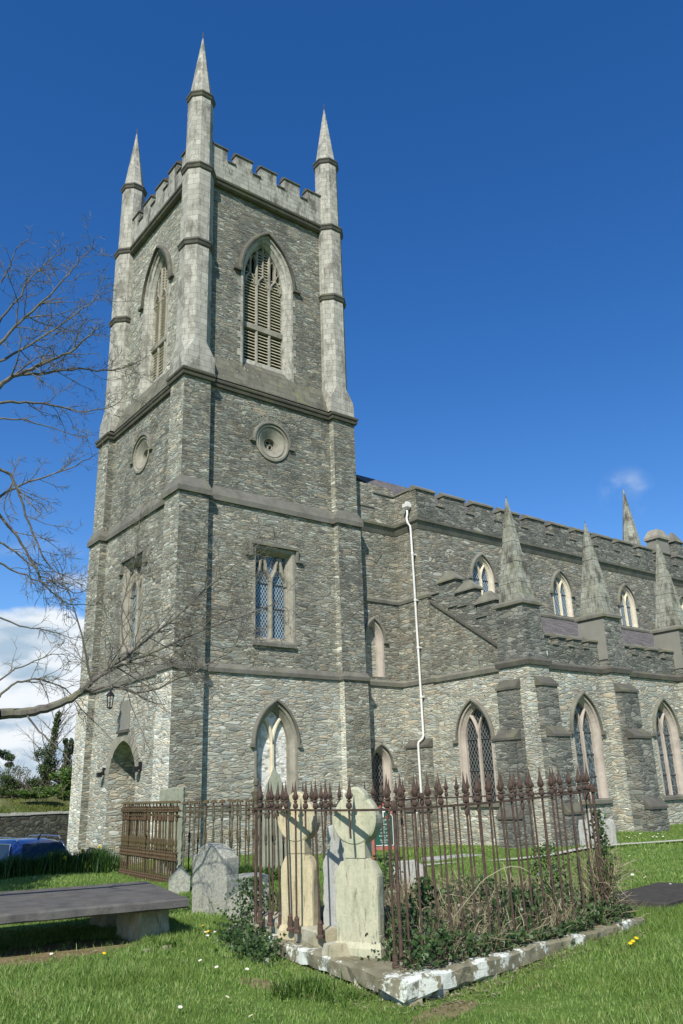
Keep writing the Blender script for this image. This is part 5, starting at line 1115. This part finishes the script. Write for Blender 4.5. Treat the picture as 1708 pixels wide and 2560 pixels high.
# ---- the bare tree whose boughs reach in from the left
def near_tree():
    rng=random.Random(77); t=empty('bare_tree',(-12.6,-13.6,gh(-12.6,-13.6))); O=Vector(t.location); tag(t,'bare grey-barked tree whose leafless boughs reach across the tower from the left edge','tree')
    def W_(x,y,dist):
        d=pxray(x*1.0893,y*1.0893); k=dist/math.hypot(d.x,d.y); return CAM+d*k
    def limb(px,r0,r1,d0,d1,maxl=3,dens=(10,11.5,12),lenk=.50,root=True,upb=.02):
        P=[W_(x,y,d0+(d1-d0)*i/(len(px)-1)) for i,(x,y) in enumerate(px)]
        # Catmull-Rom smoothing and small wobble
        Q=[]; n=len(P)
        for i in range(n-1):
            p0=P[max(i-1,0)];p1=P[i];p2=P[i+1];p3=P[min(i+2,n-1)]
            for k in range(4):
                s=k/4; Q.append(.5*((2*p1)+(p2-p0)*s+(2*p0-5*p1+4*p2-p3)*s*s+(3*p1-p0-3*p2+p3)*s**3)+Vector((rng.gauss(0,.008),rng.gauss(0,.008),rng.gauss(0,.008))))
        Q.append(P[-1]); r0*=(.80 if r0<.045 else 1); m=MB(); branch(m,Q,r0,r1*.8,rng,0,maxl,dens,lenk,upb); m.v=[tuple(Vector(v)-O) for v in m.v]; m.build('bough',MT['bark'],t)
    base=Vector((-12.6,-13.6,O.z))
    # trunk (outside the frame)
    m=MB(); tp=[base-O+Vector((0,0,-.2)),base-O+Vector((.05,0,1.5)),base-O+Vector((.0,.1,3.2)),base-O+Vector((.2,.1,5.5)),base-O+Vector((.1,.3,8.0))]; m.tube(tp,[.34,.27,.24,.17,.09],12); m.build('trunk',MT['bark'],t,True)
    def link(z,tgt,r0,r1):
        a=Vector((0,0,z)); b=tgt-O; m=MB(); m.tube([a,a.lerp(b,.35)+Vector((0,0,-.12)),a.lerp(b,.7)+Vector((0,0,-.08)),b],[r0,(r0+r1)/2,r1*1.1,r1],8); m.build('bough',MT['bark'],t,True)
    link(1.9,W_(-2,1640,10.5),.10,.066)
    limb([(-2,1640),(60,1636),(120,1622),(175,1596),(205,1568)],.066,.045,10.5,10.6,dens=(2.5,6,7),lenk=.35)
    limb([(205,1568),(250,1535),(310,1490),(400,1420),(480,1345),(545,1290),(610,1235)],.030,.006,10.6,11.6)
    limb([(205,1568),(270,1530),(350,1497),(470,1445),(560,1412),(640,1383)],.030,.006,10.6,11.3)
    limb([(180,1592),(260,1576),(330,1590),(400,1562),(470,1530),(530,1490),(575,1450)],.024,.005,10.6,11.2)
    limb([(208,1566),(198,1500),(178,1420),(152,1345),(120,1290)],.018,.005,10.6,10.3)
    limb([(290,1502),(278,1430),(284,1370),(310,1290),(318,1230),(322,1180)],.015,.004,10.7,10.9)
    limb([(380,1436),(410,1390),(430,1310),(455,1260),(480,1200)],.012,.004,10.9,11.2)
    limb([(255,1578),(252,1520),(262,1460),(240,1400)],.012,.004,10.6,10.7)
    link(4.6,W_(-2,885,10.8),.085,.05)
    limb([(-2,885),(45,858),(100,833),(160,808),(200,775),(240,745)],.040,.006,10.8,10.4)
    limb([(45,858),(110,856),(165,846),(240,850),(300,838),(345,815)],.028,.005,10.8,11.4)
    limb([(-2,790),(50,735),(100,690),(150,640),(185,595),(225,562)],.026,.004,10.6,10.2)
    limb([(-2,740),(40,690),(70,640),(110,600),(150,560)],.02,.004,10.9,10.6)
    limb([(0,650),(22,610),(40,570),(70,545)],.014,.004,10.8,10.5)
    limb([(-2,925),(60,922),(130,932),(195,945),(260,930),(290,905)],.024,.004,10.6,11.0)
    limb([(-2,830),(70,790),(150,740),(215,690),(250,670)],.024,.004,10.7,11.0)
    limb([(-2,960),(60,965),(130,985),(190,1005)],.016,.004,10.5,10.6)
    limb([(-2,1140),(50,1112),(120,1090),(190,1060),(235,1035)],.022,.004,10.6,10.9)
    limb([(-2,1075),(30,1100),(60,1180),(90,1260),(125,1310),(180,1330)],.024,.006,10.4,10.7)
    limb([(-2,1180),(40,1230),(80,1300),(110,1350),(160,1385),(215,1390)],.024,.005,10.5,10.8)
    limb([(-2,1240),(50,1280),(110,1330),(170,1360),(215,1345)],.018,.004,10.9,11.1)
    limb([(-2,1290),(60,1320),(130,1345),(190,1330)],.016,.004,10.3,10.5)
    limb([(-2,1420),(60,1440),(120,1450),(180,1470)],.014,.004,10.4,10.7)
    limb([(-2,1560),(50,1530),(110,1505),(160,1500)],.014,.004,10.2,10.3)
    limb([(-2,1600),(40,1565),(90,1560),(150,1580),(200,1640),(260,1700)],.020,.004,10.7,10.9,upb=-.02)
    limb([(60,1640),(100,1690),(140,1720),(165,1755)],.016,.005,10.5,10.4,dens=(2,5,5),upb=-.03)
    link(2.6,W_(-2,1240,10.9),.06,.03); link(5.4,W_(-2,780,10.7),.07,.035); link(3.6,W_(-2,1075,10.4),.06,.03)
near_tree()
# ---- far trees and shrubs on the bank
def far_px(x,y,dist):
    d=pxray(x*1.0893,y*1.0893); k=dist/math.hypot(d.x,d.y); return CAM+d*k
def ivytree(p,h,label,seed,lean,crown=1.0,dist=1):
    rng=random.Random(seed); o=empty('ivy_clad_tree',(p.x,p.y,1.2)); tag(o,label,'tree')
    m=MB(); tr=[Vector((0,0,0)),Vector((lean*.3,0,h*.35)),Vector((lean*.7,0,h*.7)),Vector((lean,0,h))]; m.tube(tr,[.16,.12,.09,.04],7)
    for k in range(16):
        t=rng.uniform(.15,.95); f=t*3; i=min(int(f),2); q=tr[i].lerp(tr[i+1],f-i); a=rng.uniform(0,6.28); branch(m,wander(q,Vector((math.cos(a),math.sin(a),rng.uniform(.5,1.3))),h*rng.uniform(.35,.65)*crown,6,rng,.12,.04),.035,.006,rng,1,3,(5,4.5,5),.5)
    m.build('trunk',MT['bark2'],o)
    l=MB()
    for t in np.linspace(0.02,.93,22):
        f=t*3; i=min(int(f),2); q=tr[i].lerp(tr[i+1],f-i); w_=.30*(1-t)+.13+rng.uniform(-.03,.08)
        leafcards(l,q,170,(w_*1.1,w_*1.1,h*.05),.10,rng)
    for k in range(20): leafcards(l,(rng.gauss(0,.4),rng.gauss(0,.4),h*rng.uniform(.05,.55)),120,(rng.uniform(.2,.5),.35,rng.uniform(.2,.5)),.11,rng)
    l.build('ivy',MT['bush'],o); return o
def shrub(p,rad,label,seed,mat,n=1500,size=.12,twigs=30,clumps=12,cat='shrub'):
    rng=random.Random(seed); o=empty('shrub',(p.x,p.y,p.z-rad[2])); tag(o,label,cat)
    l=MB()
    for k in range(clumps):
        c=Vector((rng.uniform(-.7,.7)*rad[0],rng.uniform(-.7,.7)*rad[1],rad[2]+rng.uniform(-.7,.75)*rad[2])); leafcards(l,c,n//clumps,(rad[0]*rng.uniform(.2,.42),rad[1]*.35,rad[2]*rng.uniform(.2,.4)),size,rng)
    l.build('leaves',mat,o); m=MB()
    for k in range(twigs): a=rng.uniform(0,6.28); branch(m,wander(Vector((rng.uniform(-.5,.5)*rad[0],rng.uniform(-.5,.5)*rad[1],0)),Vector((math.cos(a)*.5,math.sin(a)*.5,1)),rad[2]*rng.uniform(1.6,2.4),5,rng,.12),.02,.005,rng,2,3,(3,3,3),.4)
    m.build('stems',MT['bark2'],o)
p=far_px(100,1800,50); ivytree(Vector((p.x,p.y,0)),4.9,'ivy-clad leaning tree with bare twigs above the bank behind the wall',31,.55,1.05)
p=far_px(150,1770,52); ivytree(Vector((p.x,p.y,0)),2.9,'smaller dark ivy-covered tree between the leaning tree and the tower',32,.1,.6)
shrub(far_px(155,1800,49),(1.1,1.0,1.1),'bright green bush on the bank hard against the tower edge',41,MT['bushb'],5000,.10,18,16)
shrub(far_px(5,1790,50),(1.3,1.0,.95),'brown-green twiggy thicket at the far left above the bank',42,MT['bush'],2600,.09,60,14)
shrub(far_px(55,1800,49),(1.4,1.0,.7),'low olive bramble thicket under the leaning tree',43,MT['bush'],3600,.09,60,14)
shrub(far_px(85,1818,47),(1.3,.7,.42),'low bright green undergrowth at the foot of the leaning tree',45,MT['bushb'],3000,.09,10,14)
shrub(far_px(0,1745,60),(1.1,1.0,.9),'dark rounded evergreen showing at the left edge over the thicket',44,MT['ivy'],3500,.12,4,8)
shrub(far_px(160,1725,58),(.6,.6,1.0),'dark narrow evergreen just left of the tower corner',46,MT['ivy'],2500,.12,4,8)
shrub(far_px(120,1835,55),(5,1.0,.8),'dark undergrowth behind the trees on the bank',47,MT['ivy'],7000,.14,60,20)
def shade_tree():   # evergreen outside the left edge whose shadow lies over the car and daffodils
    rng=random.Random(5); o=empty('evergreen_tree',(-10.5,-7.9,-.8)); tag(o,'dark evergreen standing beyond the left edge, known by its shadow over the blue car','tree')
    m=MB(); m.tube([(0,0,0),(0,0,3.5),(.1,0,7)],[.26,.18,.06],8); m.build('trunk',MT['bark2'],o); l=MB()
    for k in range(40): leafcards(l,(rng.gauss(0,.6),rng.gauss(0,.7),rng.uniform(3.6,8.0)),260,(.6,.7,.5),.16,rng)
    l.build('crown',MT['ivy'],o)
shade_tree()
# ================================================================== grass, ivy, flowers
def inpoly(x,y,P):
    c=np.zeros(len(x),bool); n=len(P)
    for i in range(n):
        x0,y0=P[i]; x1,y1=P[(i+1)%n]; k=((y0>y)!=(y1>y))&(x<(x1-x0)*(y-y0)/(y1-y0+1e-12)+x0); c^=k
    return c
def blades(name,N,dmin,dmax,hgt,wid,mat,seed,label=None):
    rs=np.random.RandomState(seed)
    # uniform over the ground wedge the camera looks along (plus margin)
    az=np.radians(rs.uniform(8,66,N)); d=np.sqrt(rs.uniform(dmin**2,dmax**2,N)); x=CAM.x+d*np.sin(az); y=CAM.y+d*np.cos(az)
    ok=~((x>-.1)&(y>-.1)&(x<9)&(y<9)); ok&=~((x>8)&(y>-1.3)); ok&=~((x>9.3)&(y>-7.6)&(y<-5.4)&(x<11.5)); ok&=~((x>10.8)&(y>-6.5)); ok&=y<14
    ok&=~inpoly(x,y,[(-7.66,-19.86),(-3.72,-19.40),(-3.3,-15.9),(-7.02,-16.05)])
    for (cx,cy,rx,ry,rot) in SOIL:
        q=((x-cx)/rx)**2+((y-cy)/ry)**2+.5*np.sin(x*9)*np.sin(y*11); ok&=~((q<.75)&(rs.rand(N)<(.93 if cy>-17 else .6)))
    ok&=~inpoly(x,y,[(-2.65,-18.9),(-.5,-18.5),(-.6,-17.6),(-2.7,-17.95)])
    # car park tarmac
    ok&=~((x<-.6)&(y>-2.3)&(x>-9.5))
    pth=(np.abs(y-np.interp(x,[1.5,4.5,7,9.3,12,20],[-10,-9.8,-9.9,-10,-10.7,-13]))<.24)&(x>1.5); ok&=~pth
    pat=np.sin(x*1.7+1)*np.sin(y*1.9)+np.sin(x*.6-y*.8)+.6*np.sin(x*4.1+y*3.3); ok&=rs.rand(N)<(.80+.13*pat)
    x=x[ok];y=y[ok];pat=pat[ok];n=len(x); z=ghv(x,y)-.005; h=hgt*rs.uniform(.5,1.25,n)*(1+.28*pat); th=rs.uniform(0,2*np.pi,n); wd=wid*rs.uniform(.7,1.3,n)
    # longer tufts along kerb, tomb and stones
    for (cx,cy,rr,k) in ((-5.6,-19.75,1.9,1.15),(-7.0,-19.9,.6,1.1),(-7.6,-15.7,.35,1.7)):
        dd=np.hypot((x-cx)/rr,(y-cy)/.28); h=np.where(dd<1,h*k,h)
    tf=(rs.rand(n)<.03); h=np.where(tf,h*1.7,h)
    lx=rs.normal(0,.42,n)*h; ly=rs.normal(0,.42,n)*h; dx=np.cos(th)*wd; dy=np.sin(th)*wd
    V=np.empty((n,5,3)); V[:,0]=np.c_[x-dx,y-dy,z]; V[:,1]=np.c_[x+dx,y+dy,z]; V[:,2]=np.c_[x+dx*.7+lx*.35,y+dy*.7+ly*.35,z+h*.6]; V[:,3]=np.c_[x-dx*.7+lx*.35,y-dy*.7+ly*.35,z+h*.6]; V[:,4]=np.c_[x+lx,y+ly,z+h]
    me=bpy.data.meshes.new(name); me.vertices.add(n*5); me.vertices.foreach_set('co',V.ravel()); 
    b=np.arange(n)*5; loops=np.c_[b,b+1,b+2,b+3,b+3,b+2,b+4].ravel(); me.loops.add(n*7); me.loops.foreach_set('vertex_index',loops.astype(np.int32))
    ls=np.c_[np.arange(n)*7,np.arange(n)*7+4].ravel(); lt=np.tile([4,3],n); me.polygons.add(n*2); me.polygons.foreach_set('loop_start',ls.astype(np.int32)); me.polygons.foreach_set('loop_total',lt.astype(np.int32))
    me.update(); me.validate(); at=me.attributes.new('rnd','FLOAT','FACE'); at.data.foreach_set('value',np.repeat(rs.rand(n),2).astype(np.float32)); me.materials.append(mat)
    o=bpy.data.objects.new(name,me); sc.collection.objects.link(o); tag(o,label,'grass',kind='stuff')
blades('lawn_grass',230000,5.4,12.5,.046,.0034,MT['grass'],1,'short green lawn grass covering the near graveyard')
blades('lawn_grass',230000,12.5,24,.05,.006,MT['grass'],2,'lawn grass between the railed plot and the tower')
blades('lawn_grass',160000,24,46,.055,.010,MT['grass'],3,'far lawn grass along the foot of the church')
def bankgrass():
    rg=np.random.RandomState(4); mb=MB(); r=random.Random(4)
    for _ in range(16000):
        x=r.uniform(-6,6); t=r.random(); yb=10.55+(x+26)*.2286; y=yb+.3+t*3.6; z=(.3+.45*min(t*3,1)+.5*max(0,t-.33)/.67)-.05; h=r.uniform(.10,.26); a=r.uniform(0,6.28); w_=.02
        mb.add([(x-w_*math.cos(a),y-w_*math.sin(a),z),(x+w_*math.cos(a),y+w_*math.sin(a),z),(x+r.gauss(0,.08),y+r.gauss(0,.08),z+h)],[(0,1,2)],r.random())
    tag(mb.build('bank_grass',MT['bankg'],uv=False),'rough olive grass on the bank above the boundary wall','grass',kind='stuff')
MT['bankg']=grassm('bank_grass_blades',(.08,.11,.02),(.14,.17,.035),(.22,.24,.07))
bankgrass()
# ivy and dead bramble inside the plot
def ivyleaf(mb,p,s,n,rng):
    n=n.normalized(); a=n.orthogonal().normalized(); a=Matrix.Rotation(rng.uniform(0,6.28),3,n)@a; b=n.cross(a)
    q=[p-a*s*.45,p-a*s*.1+b*s*.45,p+a*s*.05+b*s*.22,p+a*s*.55,p+a*s*.05-b*s*.22,p-a*s*.1-b*s*.45]
    mb.add(q,[(0,1,2,3),(0,3,4,5)],rng.random())
def plot_ivy():
    rng=random.Random(15); l=MB(); s=MB()
    def inside(u,v):  # u along front 0..1, v depth 0..1
        F,Rr,B,L=Vector((-7.5,-19.7,0)),Vector((-3.85,-19.3,0)),Vector((-3.6,-16.1,0)),Vector((-6.95,-16.2,0)); return F.lerp(Rr,u).lerp(L.lerp(B,u),v)
    def hfun(u,v): # height of the tangle
        return .10+.42*math.exp(-((v-.35)/.35)**2)*(1-.35*u)*(.6+.4*math.sin(u*9+v*4))+.12*math.sin(u*17)*math.sin(v*11)
    for _ in range(21000):
        u=rng.random()**.9; v=rng.random()**1.4
        if u<.10 and v>.06: continue
        if u<.17 and .18<v: continue
        p=inside(u,v); H=max(.05,hfun(u,v)); k=rng.random()**.7; z=-.40+H*k
        if rng.random()<.25*(v): continue
        p=p+Vector((rng.gauss(0,.03),rng.gauss(0,.03)-.05*(1-v),z+.02)); ivyleaf(l,p,rng.choice((.018,.026,.034,.045,.058))*rng.uniform(.8,1.15),Vector((rng.gauss(-.5,.7),rng.gauss(-.7,.7),rng.gauss(.7,.5))),rng)
    # ivy climbing chosen bars and the left corner, and clump at the left kerb
    for (x,y,z0,z1,w_,n) in ((-4.15,-19.25,-.4,.78,.07,900),(-6.55,-18.9,-.4,.25,.10,700),(-5.7,-17.2,-.4,.35,.08,400),(-5.0,-16.6,-.4,.30,.07,300),(-6.9,-16.35,-.45,.15,.16,900),(-3.95,-18.3,-.4,.4,.15,700),(-5.4,-19.15,-.4,.05,.2,900),(-6.95,-19.1,-.4,.02,.16,900)):
        for _ in range(n):
            t=rng.random(); q=Vector((x+rng.gauss(0,w_*(1.2-.7*t)),y+rng.gauss(0,w_*(1.2-.7*t)),z0+(z1-z0)*t)); ivyleaf(l,q,rng.uniform(.025,.05),Vector((rng.gauss(-.5,.7),rng.gauss(-.7,.7),rng.gauss(.4,.5))),rng)
    for _ in range(1500):
        t=rng.random(); q=Vector((-7.50+.50*t,-17.6+1.5*t,-.5))+Vector((rng.gauss(-.02,.11),rng.gauss(0,.14),abs(rng.gauss(0,.11)))); ivyleaf(l,q,rng.uniform(.03,.055),Vector((rng.gauss(-.5,.7),rng.gauss(-.5,.7),rng.gauss(.6,.5))),rng)
    tag(l.build('ivy',MT['ivy'],uv=False),'dark glossy ivy tangled over the railed plot and up its bars','ivy',kind='stuff')
    m=MB(); 
    def stem(p,d,L,r,nseg=6,wob=.28,up=-.01):
        pts=wander(p,d,L,nseg,rng,wob,up); o=len(m.f); m.tube(pts,[r]*nseg+[r*.4],3); k=len(m.f)-o; m.r+=[rng.random()]*k
    for _ in range(3400):
        u=.08+.92*rng.random(); v=rng.random(); p=inside(u,v); 
        if u<.18 and v>.15: continue
        p.z=-.40+rng.random()*hfun(u,v)*.8; stem(p,Vector((rng.gauss(0,.8),rng.gauss(0,.8),abs(rng.gauss(.55,.6)))),rng.uniform(.15,.5),rng.uniform(.0015,.004))
    for _ in range(5): 
        u=.15+.85*rng.random(); v=.05+.5*rng.random(); p=inside(u,v); p.z=-.1; stem(p,Vector((rng.gauss(0,1),rng.gauss(0,1),.5)),rng.uniform(.5,1.0),.0032,12,.22,-.05)
    for _ in range(260): # bindweed up the right corner post
        p=Vector((-4.15+rng.gauss(0,.09),-19.2+rng.gauss(0,.09),rng.uniform(-.4,.1))); stem(p,Vector((rng.gauss(0,.3),rng.gauss(0,.3),1)),rng.uniform(.2,.7),.003)
    for _ in range(500):
        u=rng.random(); p=inside(u,.0)+Vector((0,.05,-.33)); stem(p,Vector((rng.gauss(0,1),rng.gauss(0,.6),rng.gauss(.1,.25))),rng.uniform(.1,.3),.002)
    tag(m.build('bramble',MT['dead'],uv=False),'pale dead bramble stems and dry grass tangled inside the railing','bramble',kind='stuff')
    g=MB()
    for _ in range(21000):
        u=.12+.88*rng.random(); v=rng.random(); p=inside(u,v); z=-.42; h=rng.uniform(.12,.5)*(.6+.5*math.sin(u*12)*math.sin(v*9)); h=max(h,.08); a=rng.uniform(0,6.28); w_=.003
        q=p+Vector((0,0,z)); t=q+Vector((rng.gauss(0,.3)*h,rng.gauss(0,.3)*h,h)); e=Vector((math.cos(a),math.sin(a),0))*w_; mid=q.lerp(t,.55)+Vector((0,0,h*.08)); g.add([q-e,q+e,mid+e*.8,mid-e*.8,t],[(0,1,2,3),(3,2,4)],rng.random())
    tag(g.build('dry_grass',MT['dead'],uv=False),'dry straw-coloured grass standing among the ivy in the plot','grass',kind='stuff')
plot_ivy()
def litter():
    rng=random.Random(33); m=MB()
    for _ in range(2600):
        t=rng.random()
        if rng.random()<.6: p=Vector((-7.66,-19.86,0)).lerp(Vector((-3.72,-19.4,0)),t*.9)+Vector((rng.gauss(0,.12),-abs(rng.gauss(0,.16)),0))
        elif rng.random()<.6: p=Vector((-7.66,-19.86,0)).lerp(Vector((-7.02,-16.05,0)),t)+Vector((-abs(rng.gauss(0,.2)),rng.gauss(0,.12),0))
        else: p=Vector((rng.uniform(-9.8,-7.4),rng.gauss(-15.9,.25),0))
        z=gh(p.x,p.y)+rng.uniform(.005,.035); a=rng.uniform(0,6.28); s_=rng.uniform(.008,.03); e=Vector((math.cos(a),math.sin(a),rng.uniform(-.3,.3)))*s_; n=Vector((-math.sin(a),math.cos(a),rng.uniform(-.2,.2)))*s_*rng.uniform(.1,.4); q=Vector((p.x,p.y,z)); m.add([q-e,q+n,q+e,q-n],[(0,1,2,3)],rng.random())
    tag(m.build('leaf_litter',MT['dead'],uv=False),'dry straw and leaf bits lying in the grass along the kerb','leaf litter',kind='stuff')
litter()
# weeds: feathery and broad-leaved tufts near the kerb
def tuft(x,y,n,h,mat,label,seed,spread=.12,w_=.006,cat='weed',name='weed_tuft',curve=.5):
    rng=random.Random(seed); o=empty(name,(x,y,gh(x,y)-.01)); tag(o,label,cat); m=MB()
    for _ in range(n):
        a=rng.uniform(0,6.28); q=Vector((rng.gauss(0,spread*.4),rng.gauss(0,spread*.4),0)); H=h*rng.uniform(.5,1.1); t=q+Vector((math.cos(a)*spread*curve*rng.random(),math.sin(a)*spread*curve*rng.random(),H)); e=Vector((-math.sin(a),math.cos(a),0))*w_*rng.uniform(.7,1.2); mid=q.lerp(t,.55)+Vector((0,0,H*.10)); m.add([q-e,q+e,mid+e,mid-e,t],[(0,1,2,3),(3,2,4)],rng.random())
    m.build('leaves',mat,o,uv=False); return o
tuft(-7.98,-18.85,420,.15,MT['bushb'],'feathery bright green weed in the grass left of the kerb corner',1,.30,.004)
tuft(-7.85,-19.25,220,.10,MT['bushb'],'flat green weed closer to the kerb corner, right of the feathery one',2,.34,.004)
tuft(-7.88,-16.2,70,.10,MT['bushb'],'dandelion rosette by the tomb support with jagged leaves',3,.16,.012)
tuft(-3.2,-9.9,900,.26,MT['bushb'],'bright green low weeds growing through the grey-green railing',4,.8,.02)
# daffodils on the edge above the car
def daff(x,y,n,h,label,seed,fl):
    o=tuft(x,y,n,h,MT['leaf'],label,seed,.34,.012,'daffodils','daffodil_clump',.9); rng=random.Random(seed+50)
    for k in range(fl):
        a=rng.uniform(0,6.28); q=Vector((rng.gauss(0,.2),rng.gauss(0,.2),0)); t=q+Vector((.06*math.cos(a),.06*math.sin(a),h*rng.uniform(.9,1.12))); m=MB(); m.tube([q,q.lerp(t,.6),t],[.005,.005,.004],4); m.r+=[.5]*len(m.f); so_=m.build('stem',MT['leaf'],o,uv=False)
        f=MB(); d=Vector((-.7+rng.gauss(0,.3),-.7+rng.gauss(0,.3),.05)).normalized(); a_=d.orthogonal().normalized(); b_=d.cross(a_)
        for j in range(6):
            an=j*math.pi/3; e=(a_*math.cos(an)+b_*math.sin(an)); s_=(a_*-math.sin(an)+b_*math.cos(an)); f.add([t,t+e*.024+s_*.014,t+e*.048,t+e*.024-s_*.014],[(0,1,2,3)],rng.random())
        ls=[[t+d*dd+(a_*math.cos(q_*math.pi/4)+b_*math.sin(q_*math.pi/4))*rr for q_ in range(8)] for dd,rr in ((0,.010),(.02,.013),(.032,.019))]; n0=len(f.f); f.loft(ls,True,True,False); f.r+=[.9]*(len(f.f)-n0); f.build('flower',MT['yellow'],so_,uv=False)
rngd=random.Random(3)
dl_=[(-6.35,-3.2),(-6.0,-3.35),(-5.65,-3.4),(-5.3,-3.5),(-5.0,-3.6),(-4.7,-3.65),(-4.4,-3.7),(-4.1,-3.75),(-3.75,-3.9),(-3.7,-4.5)]
dn=['leftmost dark daffodil clump in the shaded row before the car','second daffodil clump from the left in front of the car','third daffodil clump from the left before the car','fourth daffodil clump from the left before the car','daffodil clump at the middle of the row with a few blooms','sixth daffodil clump from the left, before the rear window','daffodil clump with yellow blooms in front of the car tail','taller daffodil clump at the right end of the car','daffodil clump between the car and mossy railing','daffodil leaves touching the end of the mossy railing']
for i,((x,y),nm) in enumerate(zip(dl_,dn)): 
    o=daff(x,y,460,.46+.07*(i%3),nm,60+i,(0,0,0,0,1,0,2,2,1,0)[i]); 
for o in [q for q in sc.objects if q.name.startswith('daffodil_clump')]: o['group']='daffodil clumps along the edge above the car'
# dandelions and daisies dotted in the lawn
def dandelion():
    o=empty('dandelion'); m=MB(); m.tube([(0,0,0),(0,0,.07)],.0025,4); m.r+=[.5]*len(m.f); m.build('stem',MT['leaf'],o,uv=False); f=MB(); f.lathe([(.004,0),(.020,.006),(.022,.012),(.012,.020),(.002,.022)],(0,0,.066),9); f.r=[.4]*len(f.f); f.build('flower',MT['yellow'],o,uv=False); return o
def daisy():
    o=empty('daisy'); m=MB(); m.tube([(0,0,0),(0,0,.06)],.002,4); m.r+=[.5]*len(m.f); m.build('stem',MT['leaf'],o,uv=False); f=MB()
    for j in range(9):
        a=j*2*math.pi/9; e=Vector((math.cos(a),math.sin(a),.25)); s_=Vector((-math.sin(a),math.cos(a),0)); t=Vector((0,0,.06)); f.add([t,t+e*.012+s_*.005,t+e*.022,t+e*.012-s_*.005],[(0,1,2,3)],.5)
    f.build('petals',MT['petal'],o,uv=False); c=MB(); c.lathe([(.006,0),(.006,.004),(.002,.007)],(0,0,.060),7); c.r=[.5]*len(c.f); c.build('centre',MT['yellow'],o,uv=False); return o
def onground(x,y):   # photograph (1568-wide) pixel to lawn point
    d=pxray(x*1.0893,y*1.0893); k=1.55/-d.z
    for _ in range(12): p=CAM+d*k; k=(CAM.z-gh(p.x,p.y)-.05)/-d.z
    return CAM+d*k
dn0=dandelion(); first=True
for (x,y) in ((12,2107),(55,2103),(50,2112),(118,2102),(196,2098),(202,2094),(83,2094),(105,2100),(468,2130),(482,2142),(236,2193),(1452,2165),(1458,2158),(1448,2170),(995,1990),(1020,2062),(10,1990),(36,1992),(22,1999),(160,2095),(30,2000),(215,2097),(1240,2030),(70,2106)):
    p=onground(x,y); o=dn0 if first else copytree(dn0); first=False; o.location=(p.x,p.y,gh(p.x,p.y)); o.rotation_euler=(-.2,-.25,random.random()*6); tag(o,'yellow dandelion flower dotted in the lawn','dandelion','dandelions in the lawn')
dy0=daisy(); first=True; rr=random.Random(12)
ds=[(533,2137),(478,2143),(475,2148),(470,2140),(443,2123),(148,1998),(83,2018),(500,2220),(565,2225),(515,2290),(620,2260),(930,2010),(1012,2012),(1060,2020),(1455,1918),(1462,1922),(1470,1916),(1500,1921),(1508,1916),(1516,1920),(1447,1925),(1560,2000),(1540,2030),(1488,1940),(584,2333),(120,2190)]
ds+=[(rr.uniform(1440,1560),rr.uniform(1912,1930)) for _ in range(10)]+[(rr.uniform(400,590),rr.uniform(2120,2330)) for _ in range(8)]+[(rr.uniform(1380,1560),rr.uniform(1965,2080)) for _ in range(6)]
for (x,y) in ds:
    p=onground(x,y); o=dy0 if first else copytree(dy0); first=False; o.location=(p.x,p.y,gh(p.x,p.y)); o.rotation_euler=(-.3,-.3,rr.random()*6); sc_=1.0 if (p-CAM).length<14 else 1.6; o.scale=(sc_,)*3; tag(o,'small white daisy dotted in the lawn','daisy','daisies in the lawn')
